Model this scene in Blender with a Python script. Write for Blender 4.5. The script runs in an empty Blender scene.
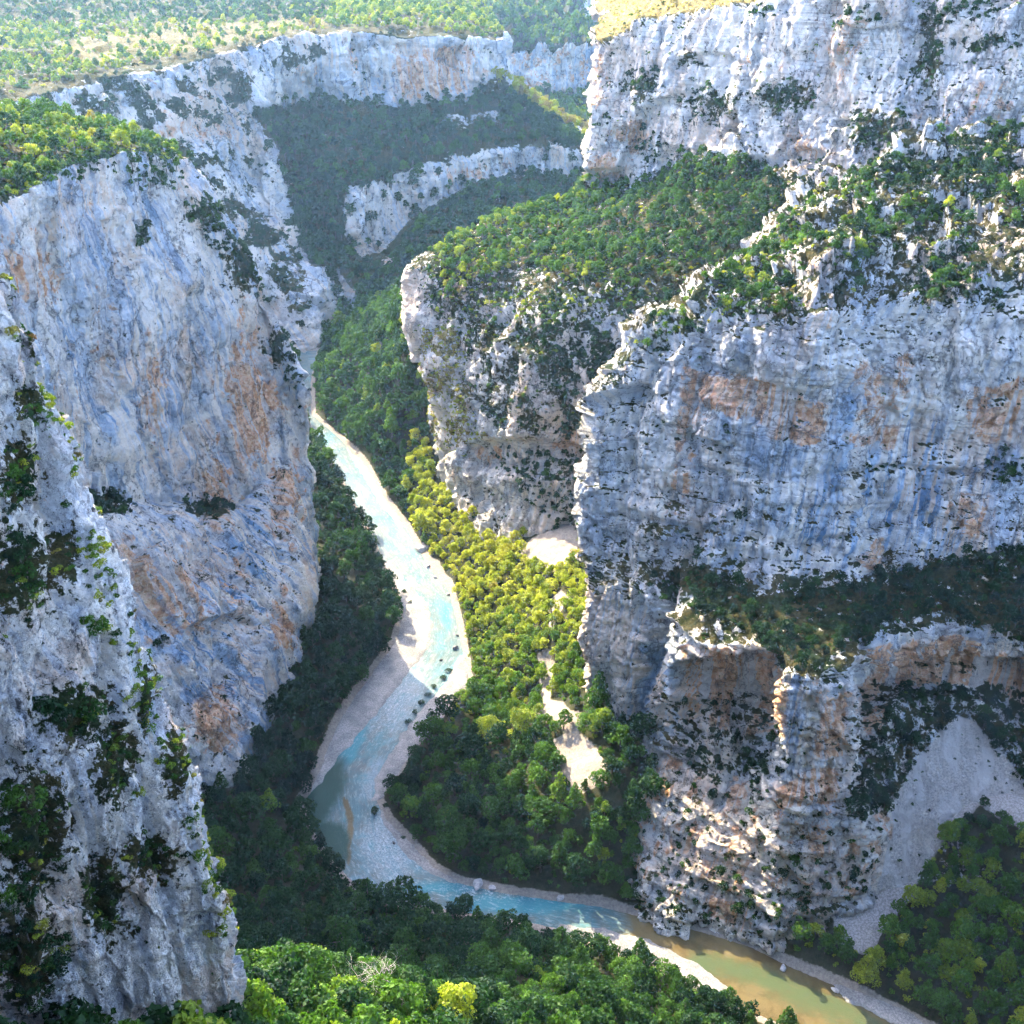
import bpy, math, random, time
import numpy as np
from mathutils import Vector, Matrix
from mathutils.bvhtree import BVHTree

T0 = time.time()
random.seed(7)
RNG = np.random.default_rng(11)
SC = bpy.context.scene
COL = SC.collection

# ------------------------------------------------------------------ camera
CH, PITCH, FPX = 350.0, math.radians(29.0), 1098.0
CP, SP = math.cos(PITCH), math.sin(PITCH)
CAM = np.array([0.0, 0.0, CH])


def ray(u, v):
    r = (u - 512.0) / FPX
    t = (512.0 - v) / FPX
    return np.array([r, CP + t * SP, -SP + t * CP])


def PY(u, v, y):          # point of the sight line at forward distance y
    d = ray(u, v)
    return CAM + d * (y / d[1])


def PZ(u, v, z=0.0):      # point of the sight line at height z
    d = ray(u, v)
    return CAM + d * ((z - CH) / d[2])


def project(P):
    q = P - CAM
    dep = q[..., 1] * CP - q[..., 2] * SP
    up = q[..., 1] * SP + q[..., 2] * CP
    dep = np.where(dep < 1.0, 1.0, dep)
    return 512 + FPX * q[..., 0] / dep, 512 - FPX * up / dep, dep


cam_d = bpy.data.cameras.new("camera")
cam_d.sensor_width = 36.0
cam_d.lens = 36.0 * FPX / 1024.0
cam_d.clip_start = 0.5
cam_d.clip_end = 20000
cam = bpy.data.objects.new("camera", cam_d)
COL.objects.link(cam)
cam.location = CAM
cam.rotation_euler = (math.pi / 2 - PITCH, 0, 0)
SC.camera = cam

# ------------------------------------------------------------------ noise
_pr = np.random.default_rng(3)
PERM = np.concatenate([_pr.permutation(256)] * 3).astype(np.int32)
_g = _pr.normal(size=(256, 3))
GRAD = (_g / np.linalg.norm(_g, axis=1)[:, None] * 1.6).astype(np.float32)


def perlin(P):
    P = np.asarray(P, dtype=np.float32)
    sh = P.shape[:-1]
    P = P.reshape(-1, 3)
    F = np.floor(P)
    I = F.astype(np.int32) & 255
    f = P - F
    w = f * f * f * (f * (f * 6 - 15) + 10)
    X, Y, Z = I[:, 0], I[:, 1], I[:, 2]
    X1, Y1, Z1 = (X + 1) & 255, (Y + 1) & 255, (Z + 1) & 255
    out = None

    def g(a, b, c, dx, dy, dz):
        G = GRAD[PERM[PERM[PERM[a] + b] + c]]
        return G[:, 0] * (f[:, 0] - dx) + G[:, 1] * (f[:, 1] - dy) + G[:, 2] * (f[:, 2] - dz)
    x0 = g(X, Y, Z, 0, 0, 0); x1 = g(X1, Y, Z, 1, 0, 0); a = x0 + w[:, 0] * (x1 - x0)
    x0 = g(X, Y1, Z, 0, 1, 0); x1 = g(X1, Y1, Z, 1, 1, 0); b = x0 + w[:, 0] * (x1 - x0)
    c = a + w[:, 1] * (b - a)
    x0 = g(X, Y, Z1, 0, 0, 1); x1 = g(X1, Y, Z1, 1, 0, 1); a = x0 + w[:, 0] * (x1 - x0)
    x0 = g(X, Y1, Z1, 0, 1, 1); x1 = g(X1, Y1, Z1, 1, 1, 1); b = x0 + w[:, 0] * (x1 - x0)
    d = a + w[:, 1] * (b - a)
    return (c + w[:, 2] * (d - c)).reshape(sh)


def fbm(P, o=3, gain=0.5):
    P = np.asarray(P, dtype=np.float32)
    s = 0; a = 1.0; k = 1.0
    for i in range(o):
        s = s + a * perlin(P * k + 17.3 * i)
        a *= gain; k *= 2.03
    return s


def billow(P, o=3, gain=0.5):
    P = np.asarray(P, dtype=np.float32)
    s = 0; a = 1.0; k = 1.0
    for i in range(o):
        s = s + a * (np.abs(perlin(P * k + 31.7 * i)) * 2 - 0.5)
        a *= gain; k *= 2.1
    return s


_fr = np.random.default_rng(21)
FJ = (0.15 + 0.7 * _fr.random((256, 3))).astype(np.float32)
FH = (_fr.random(256) * 2 - 1).astype(np.float32)
FG = _fr.normal(size=(256, 3)).astype(np.float32) * 0.75


def facets(P, seed=0):
    """angular broken blocks: every cell has its own height and tilt"""
    P = np.asarray(P, dtype=np.float32)
    sh = P.shape[:-1]
    P = P.reshape(-1, 3) + 0.5
    B = np.floor(P - 0.5).astype(np.int32)
    best = np.full(len(P), 1e9, np.float32)
    out = np.zeros(len(P), np.float32)
    for k in range(8):
        c = B + np.array([k & 1, (k >> 1) & 1, (k >> 2) & 1], np.int32)
        m = (c + seed) & 255
        h = PERM[PERM[PERM[m[:, 0]] + m[:, 1]] + m[:, 2]]
        r = P - c - FJ[h]
        d = (r * r).sum(1)
        w = d < best
        best = np.where(w, d, best)
        out = np.where(w, FH[h] + (FG[h] * r).sum(1), out)
    return out.reshape(sh)


def sstep(a, b, x):
    t = np.clip((x - a) / (b - a), 0, 1)
    return t * t * (3 - 2 * t)


def poly_mask(poly, u, v, feather=8.0):
    """1 inside the outline, falling to 0 over the feather outside it"""
    u = np.asarray(u, dtype=np.float32); v = np.asarray(v, dtype=np.float32)
    sh = u.shape
    u = u.ravel(); v = v.ravel()
    pts = np.array(poly, dtype=np.float32)
    lo = pts.min(0) - feather * 2; hi = pts.max(0) + feather * 2
    sel = np.where((u > lo[0]) & (u < hi[0]) & (v > lo[1]) & (v < hi[1]))[0]
    out = np.zeros(u.shape, np.float32)
    if len(sel):
        a = u[sel]; b = v[sel]
        ins = np.zeros(len(sel), bool); dist = np.full(len(sel), 1e9, np.float32)
        n = len(pts)
        for i in range(n):
            x0, y0 = pts[i]; x1, y1 = pts[(i + 1) % n]
            c = ((y0 > b) != (y1 > b)) & (a < (x1 - x0) * (b - y0) / ((y1 - y0) if y1 != y0 else 1e-6) + x0)
            ins ^= c
            dx, dy = x1 - x0, y1 - y0
            L = dx * dx + dy * dy + 1e-9
            t = np.clip(((a - x0) * dx + (b - y0) * dy) / L, 0, 1)
            dist = np.minimum(dist, np.hypot(a - x0 - t * dx, b - y0 - t * dy))
        sd = np.where(ins, dist, -dist)
        out[sel] = sstep(-feather, feather * 0.3, sd)
    return out.reshape(sh)


def line_dist(line, u, v):
    pts = np.array(line, dtype=np.float32)
    dist = np.full(np.shape(u), 1e9, np.float32)
    for i in range(len(pts) - 1):
        x0, y0 = pts[i]; x1, y1 = pts[i + 1]
        dx, dy = x1 - x0, y1 - y0
        L = dx * dx + dy * dy + 1e-9
        t = np.clip(((u - x0) * dx + (v - y0) * dy) / L, 0, 1)
        dist = np.minimum(dist, np.hypot(u - x0 - t * dx, v - y0 - t * dy))
    return dist


def ell(u, v, cu, cv, ru, rv, rot=0.0):
    a = math.radians(rot)
    du, dv = u - cu, v - cv
    p = (du * math.cos(a) + dv * math.sin(a)) / ru
    q = (-du * math.sin(a) + dv * math.cos(a)) / rv
    return np.exp(-(p * p + q * q) * 1.2)


# ------------------------------------------------------------------ sheets
def pchip(x, Y, xs):
    """monotone cubic through Y (n,...) at x (n,), sampled at xs"""
    h = np.diff(x); d = np.diff(Y, axis=0) / h.reshape(-1, *([1] * (Y.ndim - 1)))
    m = np.zeros_like(Y)
    a, b = d[:-1], d[1:]
    same = a * b > 0
    m[1:-1] = np.where(same, 2 * a * b / np.where(same, a + b, 1), 0)
    m[0] = d[0]; m[-1] = d[-1]
    # soften towards Catmull-Rom so that ledges do not turn into stairs
    cr = np.zeros_like(Y); cr[1:-1] = (Y[2:] - Y[:-2]) / (x[2:] - x[:-2]).reshape(-1, *([1] * (Y.ndim - 1)))
    cr[0] = d[0]; cr[-1] = d[-1]
    m = 0.5 * m + 0.5 * cr
    i = np.clip(np.searchsorted(x, xs, side='right') - 1, 0, len(x) - 2)
    hh = h[i]; t = (xs - x[i]) / hh
    ex = lambda k: k.reshape(-1, *([1] * (Y.ndim - 1)))
    t, hh = ex(t), ex(hh)
    return ((2 * t ** 3 - 3 * t ** 2 + 1) * Y[i] + (t ** 3 - 2 * t ** 2 + t) * hh * m[i]
            + (-2 * t ** 3 + 3 * t ** 2) * Y[i + 1] + (t ** 3 - t ** 2) * hh * m[i + 1])


def surface(rows, nv, nu):
    A = np.array(rows, dtype=np.float64)                    # R,C,3
    def par(B):                                             # chord parameter down axis 0
        L = np.linalg.norm(np.diff(B, axis=0), axis=2).mean(1) + 1e-3
        return np.concatenate([[0], np.cumsum(L)])
    pv, pu = par(A), par(A.transpose(1, 0, 2))
    # samples go by size in the picture, so that far rows are not oversampled
    def samples(B, p, n):
        u, v, d = project(B)
        L = np.minimum(np.hypot(np.diff(u, axis=0), np.diff(v, axis=0)), 600).mean(1) + 3.0
        W = np.linalg.norm(np.diff(B, axis=0), axis=2).mean(1)
        L = L + 0.12 * W
        c = np.concatenate([[0], np.cumsum(L)])
        return np.interp(np.linspace(0, c[-1], n), c, p)
    S = pchip(pv, A, samples(A, pv, nv))
    At = A.transpose(1, 0, 2)
    S = pchip(pu, S.transpose(1, 0, 2), samples(At, pu, nu)).transpose(1, 0, 2)
    return S


def normals(S, flip_to=None):
    du = np.gradient(S, axis=1); dv = np.gradient(S, axis=0)
    n = np.cross(du, dv)
    n /= np.linalg.norm(n, axis=2)[..., None] + 1e-9
    if flip_to is not None:
        k = np.sign(np.median((n * (flip_to - S)).sum(2)))
        n = n * (k if k != 0 else 1)
    return n


def rock(P, big=5, flute=2, strata=1, med=1.5, crack=1.0, fine=0.5, fl=14, sh=9, tilt=(0.1, 0.05), fa=1.2, fs=11.0, fz=0.6, tan=(1, 0), fb=2.2):
    x, y, z = P[..., 0], P[..., 1], P[..., 2]
    d = np.zeros(P.shape[:-1], np.float32)
    warp = fbm(P / 38.0, 2)
    W = P + warp[..., None] * np.array([4.0, 4.0, 2.0])
    if big: d += big * fbm(P / 46.0 + 5, 2)
    if flute:
        la = W[..., 0] * tan[0] + W[..., 1] * tan[1]
        no = W[..., 0] * tan[1] - W[..., 1] * tan[0]
        q = np.stack([la / fl, no / (fl * 4), z / (fl * 6)], -1)
        d += flute * billow(q, 3, 0.55)
    if strata:
        zz = z + tilt[0] * x + tilt[1] * y + 3.0 * warp
        q = np.stack([x / 90, y / 90, zz / sh], -1)
        n = perlin(q) + 0.5 * perlin(q * np.array([1.6, 1.6, 2.7]) + 9)
        d += strata * np.tanh(3.0 * n)
    if med: d += med * billow(W / 11.0, 3, 0.55)
    if crack:
        n = perlin(np.stack([W[..., 0] / 9, W[..., 1] / 9, z / 26], -1) + 40)
        d -= crack * np.exp(-(n / 0.07) ** 2)
        n = perlin(np.stack([x / 30, y / 30, W[..., 2] / 7], -1) + 80)
        d -= crack * 0.6 * np.exp(-(n / 0.07) ** 2)
    if fa:
        Wf = P + 0.16 * fs * np.stack([warp, fbm(P / (fs * 1.2) + 7, 2), fbm(P / (fs * 1.1) + 17, 2)], -1)
        sc = np.array([1, 1, fz])
        d += fb * fa * facets(Wf * np.array([1, 1, fz ** 0.5]) / (fs * 3.1), 77) + fa * facets(Wf * sc / fs, 3) + 0.55 * fa * facets(Wf * sc / (fs * 0.42), 41) + 0.21 * fa * facets((P + Wf) * 0.5 * sc / (fs * 0.17), 90)
    if fine: d += fine * billow(P / 2.6, 2, 0.6)
    return d


def make_obj(name, me, mats, parent=None):
    o = bpy.data.objects.new(name, me)
    COL.objects.link(o)
    for m in (mats if isinstance(mats, (list, tuple)) else [mats]):
        if m is not None and m.name not in [s.name for s in me.materials if s]:
            me.materials.append(m)
    if parent is not None: o.parent = parent
    return o


def grid_mesh(name, S, attrs=None, mask=None, smooth=True):
    nv, nu = S.shape[:2]
    idx = np.arange(nv * nu).reshape(nv, nu)
    q = np.stack([idx[:-1, :-1], idx[:-1, 1:], idx[1:, 1:], idx[1:, :-1]], -1).reshape(-1, 4)
    if mask is not None:
        keep = (mask[:-1, :-1] | mask[:-1, 1:] | mask[1:, 1:] | mask[1:, :-1]).reshape(-1)
        q = q[keep]
    V = S.reshape(-1, 3)
    used = np.zeros(len(V), bool); used[q.ravel()] = True
    rm = np.cumsum(used) - 1
    V = V[used]; q = rm[q]
    # faces look upwards or towards the viewer
    return raw_mesh(name, V, q, {k: a.reshape(-1)[used] for k, a in (attrs or {}).items()}, smooth)


def raw_mesh(name, V, F, attrs=None, smooth=True):
    F = np.asarray(F, dtype=np.int32)
    k = F.shape[1]
    me = bpy.data.meshes.new(name)
    me.vertices.add(len(V)); me.vertices.foreach_set("co", np.asarray(V, np.float32).ravel())
    me.loops.add(F.size); me.loops.foreach_set("vertex_index", F.ravel())
    me.polygons.add(len(F))
    me.polygons.foreach_set("loop_start", np.arange(0, F.size, k, dtype=np.int32))
    me.polygons.foreach_set("loop_total", np.full(len(F), k, np.int32))
    if smooth: me.polygons.foreach_set("use_smooth", np.ones(len(F), bool))
    for n, a in (attrs or {}).items():
        at = me.attributes.new(n, 'FLOAT', 'POINT')
        at.data.foreach_set("value", np.asarray(a, np.float32).ravel())
    me.update(calc_edges=True); me.validate()
    return me


def struct(o, label=None):
    o["kind"] = "structure"
    if label: o["label"] = label
    return o


# ------------------------------------------------------------------ materials
class NT:
    def __init__(s, name):
        s.m = bpy.data.materials.new(name); s.m.use_nodes = True
        s.t = s.m.node_tree; s.t.nodes.clear()
        s.out = s.n('ShaderNodeOutputMaterial')

    def n(s, typ, **kw):
        nd = s.t.nodes.new(typ)
        for k, v in kw.items():
            if k.startswith('i_'):
                key = k[2:]
                nd.inputs[int(key) if key.isdigit() else key.replace('_', ' ')].default_value = v
            else: setattr(nd, k, v)
        return nd

    def l(s, a, b): s.t.links.new(a, b)

    def val(s, sock, x):
        if isinstance(x, bpy.types.NodeSocket): s.l(x, sock)
        else: sock.default_value = x

    def math(s, op, a, b=0.0, c=0.0, clamp=False):
        nd = s.n('ShaderNodeMath', operation=op, use_clamp=clamp)
        s.val(nd.inputs[0], a); s.val(nd.inputs[1], b); s.val(nd.inputs[2], c)
        return nd.outputs[0]

    def mix(s, f, a, b, mode='MIX'):
        nd = s.n('ShaderNodeMix', data_type='RGBA', blend_type=mode)
        s.val(nd.inputs[0], f)
        for k, x in ((6, a), (7, b)):
            if isinstance(x, tuple): x = (*x, 1.0)[:4]
            s.val(nd.inputs[k], x)
        return nd.outputs[2]

    def coord(s): return s.n('ShaderNodeNewGeometry').outputs['Position']

    def scaled(s, vec, sc):
        nd = s.n('ShaderNodeVectorMath', operation='MULTIPLY'); s.l(vec, nd.inputs[0]); nd.inputs[1].default_value = sc
        return nd.outputs[0]

    def noise(s, vec, scale, detail=4, rough=0.55, dist=0.0):
        nd = s.n('ShaderNodeTexNoise', i_Scale=scale, i_Detail=detail, i_Roughness=rough, i_Distortion=dist)
        s.l(vec, nd.inputs['Vector']); return nd.outputs[0]

    def ramp(s, f, a, b):
        nd = s.n('ShaderNodeMapRange', interpolation_type='SMOOTHSTEP')
        s.val(nd.inputs[0], f); nd.inputs[1].default_value = a; nd.inputs[2].default_value = b
        return nd.outputs[0]

    def attr(s, name, typ='GEOMETRY'):
        nd = s.n('ShaderNodeAttribute', attribute_name=name, attribute_type=typ); return nd.outputs['Fac']

    def principled(s, col, rough=0.9, normal=None, spec=0.25):
        b = s.n('ShaderNodeBsdfPrincipled')
        s.val(b.inputs['Base Color'], (*col, 1.0) if isinstance(col, tuple) else col)
        s.val(b.inputs['Roughness'], rough); b.inputs['Specular IOR Level'].default_value = spec
        if normal is not None: s.l(normal, b.inputs['Normal'])
        s.l(b.outputs[0], s.out.inputs[0]); return b

    def bump(s, h, dist=1.0, strength=1.0):
        nd = s.n('ShaderNodeBump', i_Strength=strength, i_Distance=dist); s.l(h, nd.inputs['Height']); return nd.outputs[0]


def rock_material(name, streak=0.5, white=(0.92, 0.835, 0.715), blue=(0.12, 0.27, 0.46), grey=(0.56, 0.545, 0.53),
                  strata=0.3, scale=1.0, spots=0.6, warm=0.0):
    s = NT(name)
    p = s.coord()
    # patches of clean and weathered limestone
    big = s.noise(p, 0.022 * scale, 5, 0.6)
    med = s.noise(p, 0.10 * scale, 7, 0.70)
    fine = s.noise(p, 0.55 * scale, 6, 0.72)
    mz = s.math('ADD', med, s.math('MULTIPLY', s.math('SUBTRACT', s.noise(p, 0.03 * scale, 3, 0.5), 0.5), 0.9))
    col = s.mix(s.ramp(mz, 0.38, 0.52), grey, white)
    col = s.mix(s.math('MULTIPLY', s.ramp(big, 0.49, 0.59), 0.7), col, (0.84, 0.61, 0.43))
    # water stains running down the face
    wv = s.n('ShaderNodeVectorMath', operation='ADD')
    wn = s.n('ShaderNodeTexNoise', i_Scale=0.05 * scale, i_Detail=3); s.l(p, wn.inputs['Vector'])
    s.l(p, wv.inputs[0]); s.l(s.scaled(wn.outputs['Color'], (2.5 / scale, 2.5 / scale, 0)), wv.inputs[1])
    lx = s.n('ShaderNodeCombineXYZ'); sx = s.n('ShaderNodeSeparateXYZ'); s.l(wv.outputs[0], sx.inputs[0])
    s.l(s.math('ADD', s.attr('lat'), s.math('MULTIPLY', wn.outputs[0], 2.0 / scale)), lx.inputs[0]); s.l(s.math('MULTIPLY', sx.outputs[0], 0.06), lx.inputs[1]); s.l(sx.outputs[2], lx.inputs[2])
    vs = s.scaled(lx.outputs[0], (1.0, 1.0, 0.024))
    st = s.noise(vs, 0.13 * scale, 4, 0.58)
    st2 = s.noise(vs, 0.42 * scale, 3, 0.55)
    st3 = s.noise(vs, 0.75 * scale, 3, 0.55)
    reg = s.noise(p, 0.028 * scale, 4, 0.62)
    sa = s.attr('streak')
    k = s.math('MULTIPLY', s.ramp(st, 0.48, 0.55), s.ramp(reg, 0.44, 0.54))
    k2 = s.math('MULTIPLY', s.ramp(st2, 0.50, 0.58), s.math('MULTIPLY', s.ramp(s.noise(s.scaled(p, (1, 1, 0.35)), 0.04 * scale, 4, 0.6), 0.42, 0.53), 0.95))
    k = s.math('MULTIPLY', s.math('MAXIMUM', k, k2), s.math('MULTIPLY', sa, streak), clamp=True)
    bl = s.mix(s.ramp(s.noise(p, 0.06 * scale, 4, 0.6), 0.42, 0.58), blue, (0.42, 0.57, 0.74))
    # bare orange scars
    oc = s.attr('ochre')
    on = s.noise(p, 0.12 * scale, 7, 0.70)
    of = s.math('ADD', oc, s.math('MULTIPLY', s.math('SUBTRACT', on, 0.5), 2.6))
    ocol = s.mix(s.ramp(s.noise(p, 0.35 * scale, 6, 0.72), 0.42, 0.58), (0.64, 0.31, 0.15), (0.86, 0.54, 0.34))
    ocol = s.mix(s.ramp(s.noise(vs, 0.3 * scale, 4, 0.6), 0.50, 0.58), ocol, (0.66, 0.57, 0.50))
    col = s.mix(s.math('MULTIPLY', k, 0.92), col, bl)
    col = s.mix(s.math('MULTIPLY', s.ramp(st3, 0.53, 0.60), s.math('MULTIPLY', sa, 0.7 * streak), clamp=True), col, (0.80, 0.78, 0.75))
    of2 = s.math('MULTIPLY', s.ramp(of, 0.30, 0.56), s.math('SUBTRACT', 0.95, s.math('MULTIPLY', k2, s.math('MULTIPLY', sa, 0.5))), clamp=True)
    col = s.mix(of2, col, ocol)
    # bedding lines
    bz = s.noise(s.scaled(p, (0.03, 0.03, 0.8)), 1.0 * min(scale, 1.5), 5, 0.6, 0.3)
    bm = s.ramp(s.noise(p, 0.05, 4, 0.6), 0.42, 0.55)
    col = s.mix(s.math('MULTIPLY', s.ramp(bz, 0.54, 0.60), s.math('MULTIPLY', bm, strata)), col, (0.13, 0.11, 0.10))
    # dark lichen and cracks
    ck = s.noise(s.scaled(p, (1, 1, 0.5)), 0.30 * scale, 8, 0.74)
    col = s.mix(s.math('MULTIPLY', s.ramp(ck, 0.56, 0.62), s.math('MULTIPLY', s.ramp(s.noise(p, 0.04 * scale, 4, 0.6), 0.43, 0.56), spots)), col, (0.040, 0.042, 0.05))
    ck2 = s.noise(s.scaled(p, (1, 1, 0.6)), 0.95 * scale, 5, 0.7)
    col = s.mix(s.math('MULTIPLY', s.ramp(ck2, 0.60, 0.65), spots * 0.7), col, (0.07, 0.068, 0.065))
    vo = s.n('ShaderNodeTexVoronoi', feature='DISTANCE_TO_EDGE', i_Scale=0.11 * scale)
    wob = s.n('ShaderNodeVectorMath', operation='ADD')
    s.l(s.scaled(p, (1, 1, 0.5)), wob.inputs[0])
    nz = s.n('ShaderNodeTexNoise', i_Scale=0.16 * scale, i_Detail=6, i_Roughness=0.65)
    s.l(p, nz.inputs['Vector'])
    s.l(s.scaled(nz.outputs['Color'], (11, 11, 11)), wob.inputs[1])
    s.l(wob.outputs[0], vo.inputs['Vector'])
    crk = s.math('SUBTRACT', 1.0, s.ramp(vo.outputs['Distance'], 0.0, 0.05))
    crk = s.math('MULTIPLY', crk, s.ramp(reg, 0.44, 0.52))
    col = s.mix(s.math('MULTIPLY', crk, 0.6), col, (0.08, 0.08, 0.085))
    col = s.mix(0.4, col, s.mix(s.ramp(fine, 0.38, 0.58), (0.36, 0.36, 0.37), (0.72, 0.72, 0.71)), 'OVERLAY')
    if warm: col = s.mix(warm, col, (0.58, 0.49, 0.42))
    # thin soil, grass and heath in the less steep places
    vg = s.attr('veg')
    vn = s.noise(p, 0.26 * scale, 7, 0.72)
    vf = s.ramp(s.math('ADD', vg, s.math('MULTIPLY', s.math('SUBTRACT', vn, 0.5), 3.2)), 0.42, 0.60)
    vcol = s.mix(s.ramp(s.noise(p, 0.07 * scale, 5, 0.7), 0.42, 0.58), (0.022, 0.040, 0.009), (0.085, 0.072, 0.026))
    vcol = s.mix(s.ramp(s.noise(p, 1.0 * scale, 4, 0.7), 0.40, 0.56), s.mix(0.6, vcol, (0.012, 0.02, 0.008)), vcol)
    vcol = s.mix(s.math('MULTIPLY', s.attr('dry_sunlit'), s.ramp(s.noise(p, 0.5, 5, 0.7), 0.36, 0.54)), vcol, (0.33, 0.26, 0.085))  # straw colour: dry grass, plus sunlight painted on the buttress flank
    col = s.mix(vf, col, vcol)
    # loose scree
    sc_ = s.attr('scree')
    scol = s.mix(s.ramp(s.noise(p, 1.3, 5, 0.75), 0.40, 0.60), (0.46, 0.42, 0.38), (0.80, 0.73, 0.66))
    scol = s.mix(s.ramp(s.noise(s.scaled(p, (1, 0.25, 0.25)), 0.22, 5, 0.6), 0.46, 0.58), scol, (0.74, 0.69, 0.64))
    col = s.mix(s.ramp(sc_, 0.3, 0.7), col, scol)
    h = s.math('ADD', s.math('MULTIPLY', med, 2.6), s.math('MULTIPLY', fine, 1.5))
    h = s.math('SUBTRACT', h, s.math('MULTIPLY', crk, 0.45))
    h = s.math('SUBTRACT', h, s.math('MULTIPLY', s.ramp(ck, 0.555, 0.615), 0.45))
    s.principled(col, 0.92, s.bump(h, 2.2 / scale, 1.0), 0.12)
    return s.m


M_LEFT = rock_material("streaked_limestone", streak=1.0, strata=0.10, spots=0.55)
M_NEAR = rock_material("near_limestone", streak=0.5, strata=0.15, scale=3.2, spots=0.85)
M_RIGHT = rock_material("banded_limestone", streak=0.9, strata=0.40, spots=0.6)
M_UPPER = rock_material("pale_limestone", streak=0.55, strata=0.40, spots=0.85, warm=0.10)
M_FAR = rock_material("far_limestone", streak=0.7, strata=0.15, scale=0.55, spots=0.6)


def ground_material():
    s = NT("forest_floor")
    p = s.coord()
    n = s.noise(p, 0.12, 6, 0.7); n2 = s.noise(p, 0.9, 5, 0.7)
    col = s.mix(s.ramp(n, 0.35, 0.65), (0.010, 0.017, 0.006), (0.036, 0.038, 0.014))
    col = s.mix(s.ramp(n2, 0.4, 0.7), col, (0.050, 0.044, 0.026))
    ba = s.attr('scree')
    bn = s.math('ADD', ba, s.math('MULTIPLY', s.math('SUBTRACT', s.noise(p, 0.2, 6, 0.7), 0.5), 0.9))
    sc_ = s.mix(s.ramp(s.noise(p, 0.8, 6, 0.75), 0.3, 0.7), (0.15, 0.13, 0.11), (0.29, 0.25, 0.21))
    sp = s.mix(s.ramp(s.noise(p, 1.3, 5, 0.75), 0.40, 0.60), (0.24, 0.22, 0.20), (0.46, 0.41, 0.37))
    col = s.mix(s.ramp(bn, 0.35, 0.6), col, s.mix(s.attr('pale'), sc_, sp))
    s.principled(col, 0.95, s.bump(n2, 0.8, 0.7), 0.1)
    return s.m


def gravel_material():
    s = NT("river_gravel")
    p = s.coord()
    a = s.noise(p, 0.10, 5, 0.7); b = s.noise(p, 1.4, 5, 0.75)
    col = s.mix(s.ramp(a, 0.35, 0.65), (0.17, 0.167, 0.163), (0.285, 0.27, 0.25))
    col = s.mix(0.6, col, s.mix(s.ramp(b, 0.4, 0.6), (0.25, 0.25, 0.26), (0.75, 0.73, 0.72)), 'OVERLAY')
    # damp rim where the gravel meets the water
    w = s.n('ShaderNodeSeparateXYZ'); s.l(p, w.inputs[0])
    dr = s.ramp(w.outputs[2], -0.02, 0.35)
    col = s.mix(dr, s.mix(0.5, col, (0.16, 0.17, 0.17)), col)
    s.principled(col, 0.85, s.bump(b, 0.5, 0.8), 0.2)
    return s.m


def water_material():
    s = NT("river_water")
    p = s.coord()
    al = s.attr('along'); ac = s.attr('across')
    cx = s.n('ShaderNodeCombineXYZ'); s.l(al, cx.inputs[0]); s.l(ac, cx.inputs[1])
    fl = s.noise(s.scaled(cx.outputs[0], (0.16, 1.0, 1.0)), 0.22, 6, 0.68, 0.4)      # threads drawn out by the current
    fl2 = s.noise(s.scaled(cx.outputs[0], (0.3, 1.0, 1.0)), 0.9, 5, 0.7, 0.3)
    n = s.noise(p, 0.07, 6, 0.68, 0.5)
    col = s.mix(s.ramp(n, 0.40, 0.60), (0.055, 0.10, 0.106), (0.092, 0.115, 0.107))
    wob = s.math('ADD', s.math('MULTIPLY', s.math('SUBTRACT', s.noise(p, 0.12, 6, 0.7), 0.5), 1.1), s.math('MULTIPLY', s.math('SUBTRACT', fl, 0.5), 1.0))

    def layer(col, name, c, lo=0.3, hi=0.75, mx=1.0, w=wob):
        f = s.ramp(s.math('ADD', s.attr(name), w), lo, hi)
        return s.mix(s.math('MULTIPLY', f, mx), col, c)
    bed = s.mix(s.ramp(s.noise(p, 1.2, 5, 0.75), 0.40, 0.60), (0.11, 0.15, 0.17), (0.24, 0.275, 0.29))
    col = layer(col, 'shallow', bed)
    col = s.mix(s.math('MULTIPLY', s.ramp(fl, 0.50, 0.60), 0.40), col, (0.165, 0.18, 0.17))
    col = s.mix(s.math('MULTIPLY', s.ramp(fl, 0.49, 0.40), 0.45), col, (0.08, 0.175, 0.21))
    col = layer(col, 'turq', (0.03, 0.17, 0.205), 0.2, 0.85, 0.9)
    col = s.mix(s.math('MULTIPLY', s.ramp(fl2, 0.52, 0.62), 0.25), col, (0.34, 0.42, 0.44))
    col = layer(col, 'ochre', s.mix(s.ramp(n, 0.42, 0.58), (0.082, 0.060, 0.026), (0.112, 0.088, 0.042)))
    col = layer(col, 'green', (0.058, 0.078, 0.038), 0.2, 1.0)
    col = layer(col, 'deep', (0.008, 0.042, 0.034), 0.12, 0.95, 1.0, s.math('MULTIPLY', wob, 0.7))
    fr = s.noise(p, 0.9, 6, 0.75, 0.6)
    foam = s.math('MULTIPLY', s.math('MAXIMUM', s.ramp(fr, 0.53, 0.60), s.ramp(fl2, 0.56, 0.62)), s.attr('foam'))
    col = s.mix(s.math('MULTIPLY', foam, 0.8), col, (0.55, 0.58, 0.60))
    s.principled(col, s.math('ADD', 0.15, s.math('MULTIPLY', foam, 0.5)), s.bump(s.math('ADD', fr, fl2), 0.3, 0.6), 0.06)
    return s.m


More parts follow.
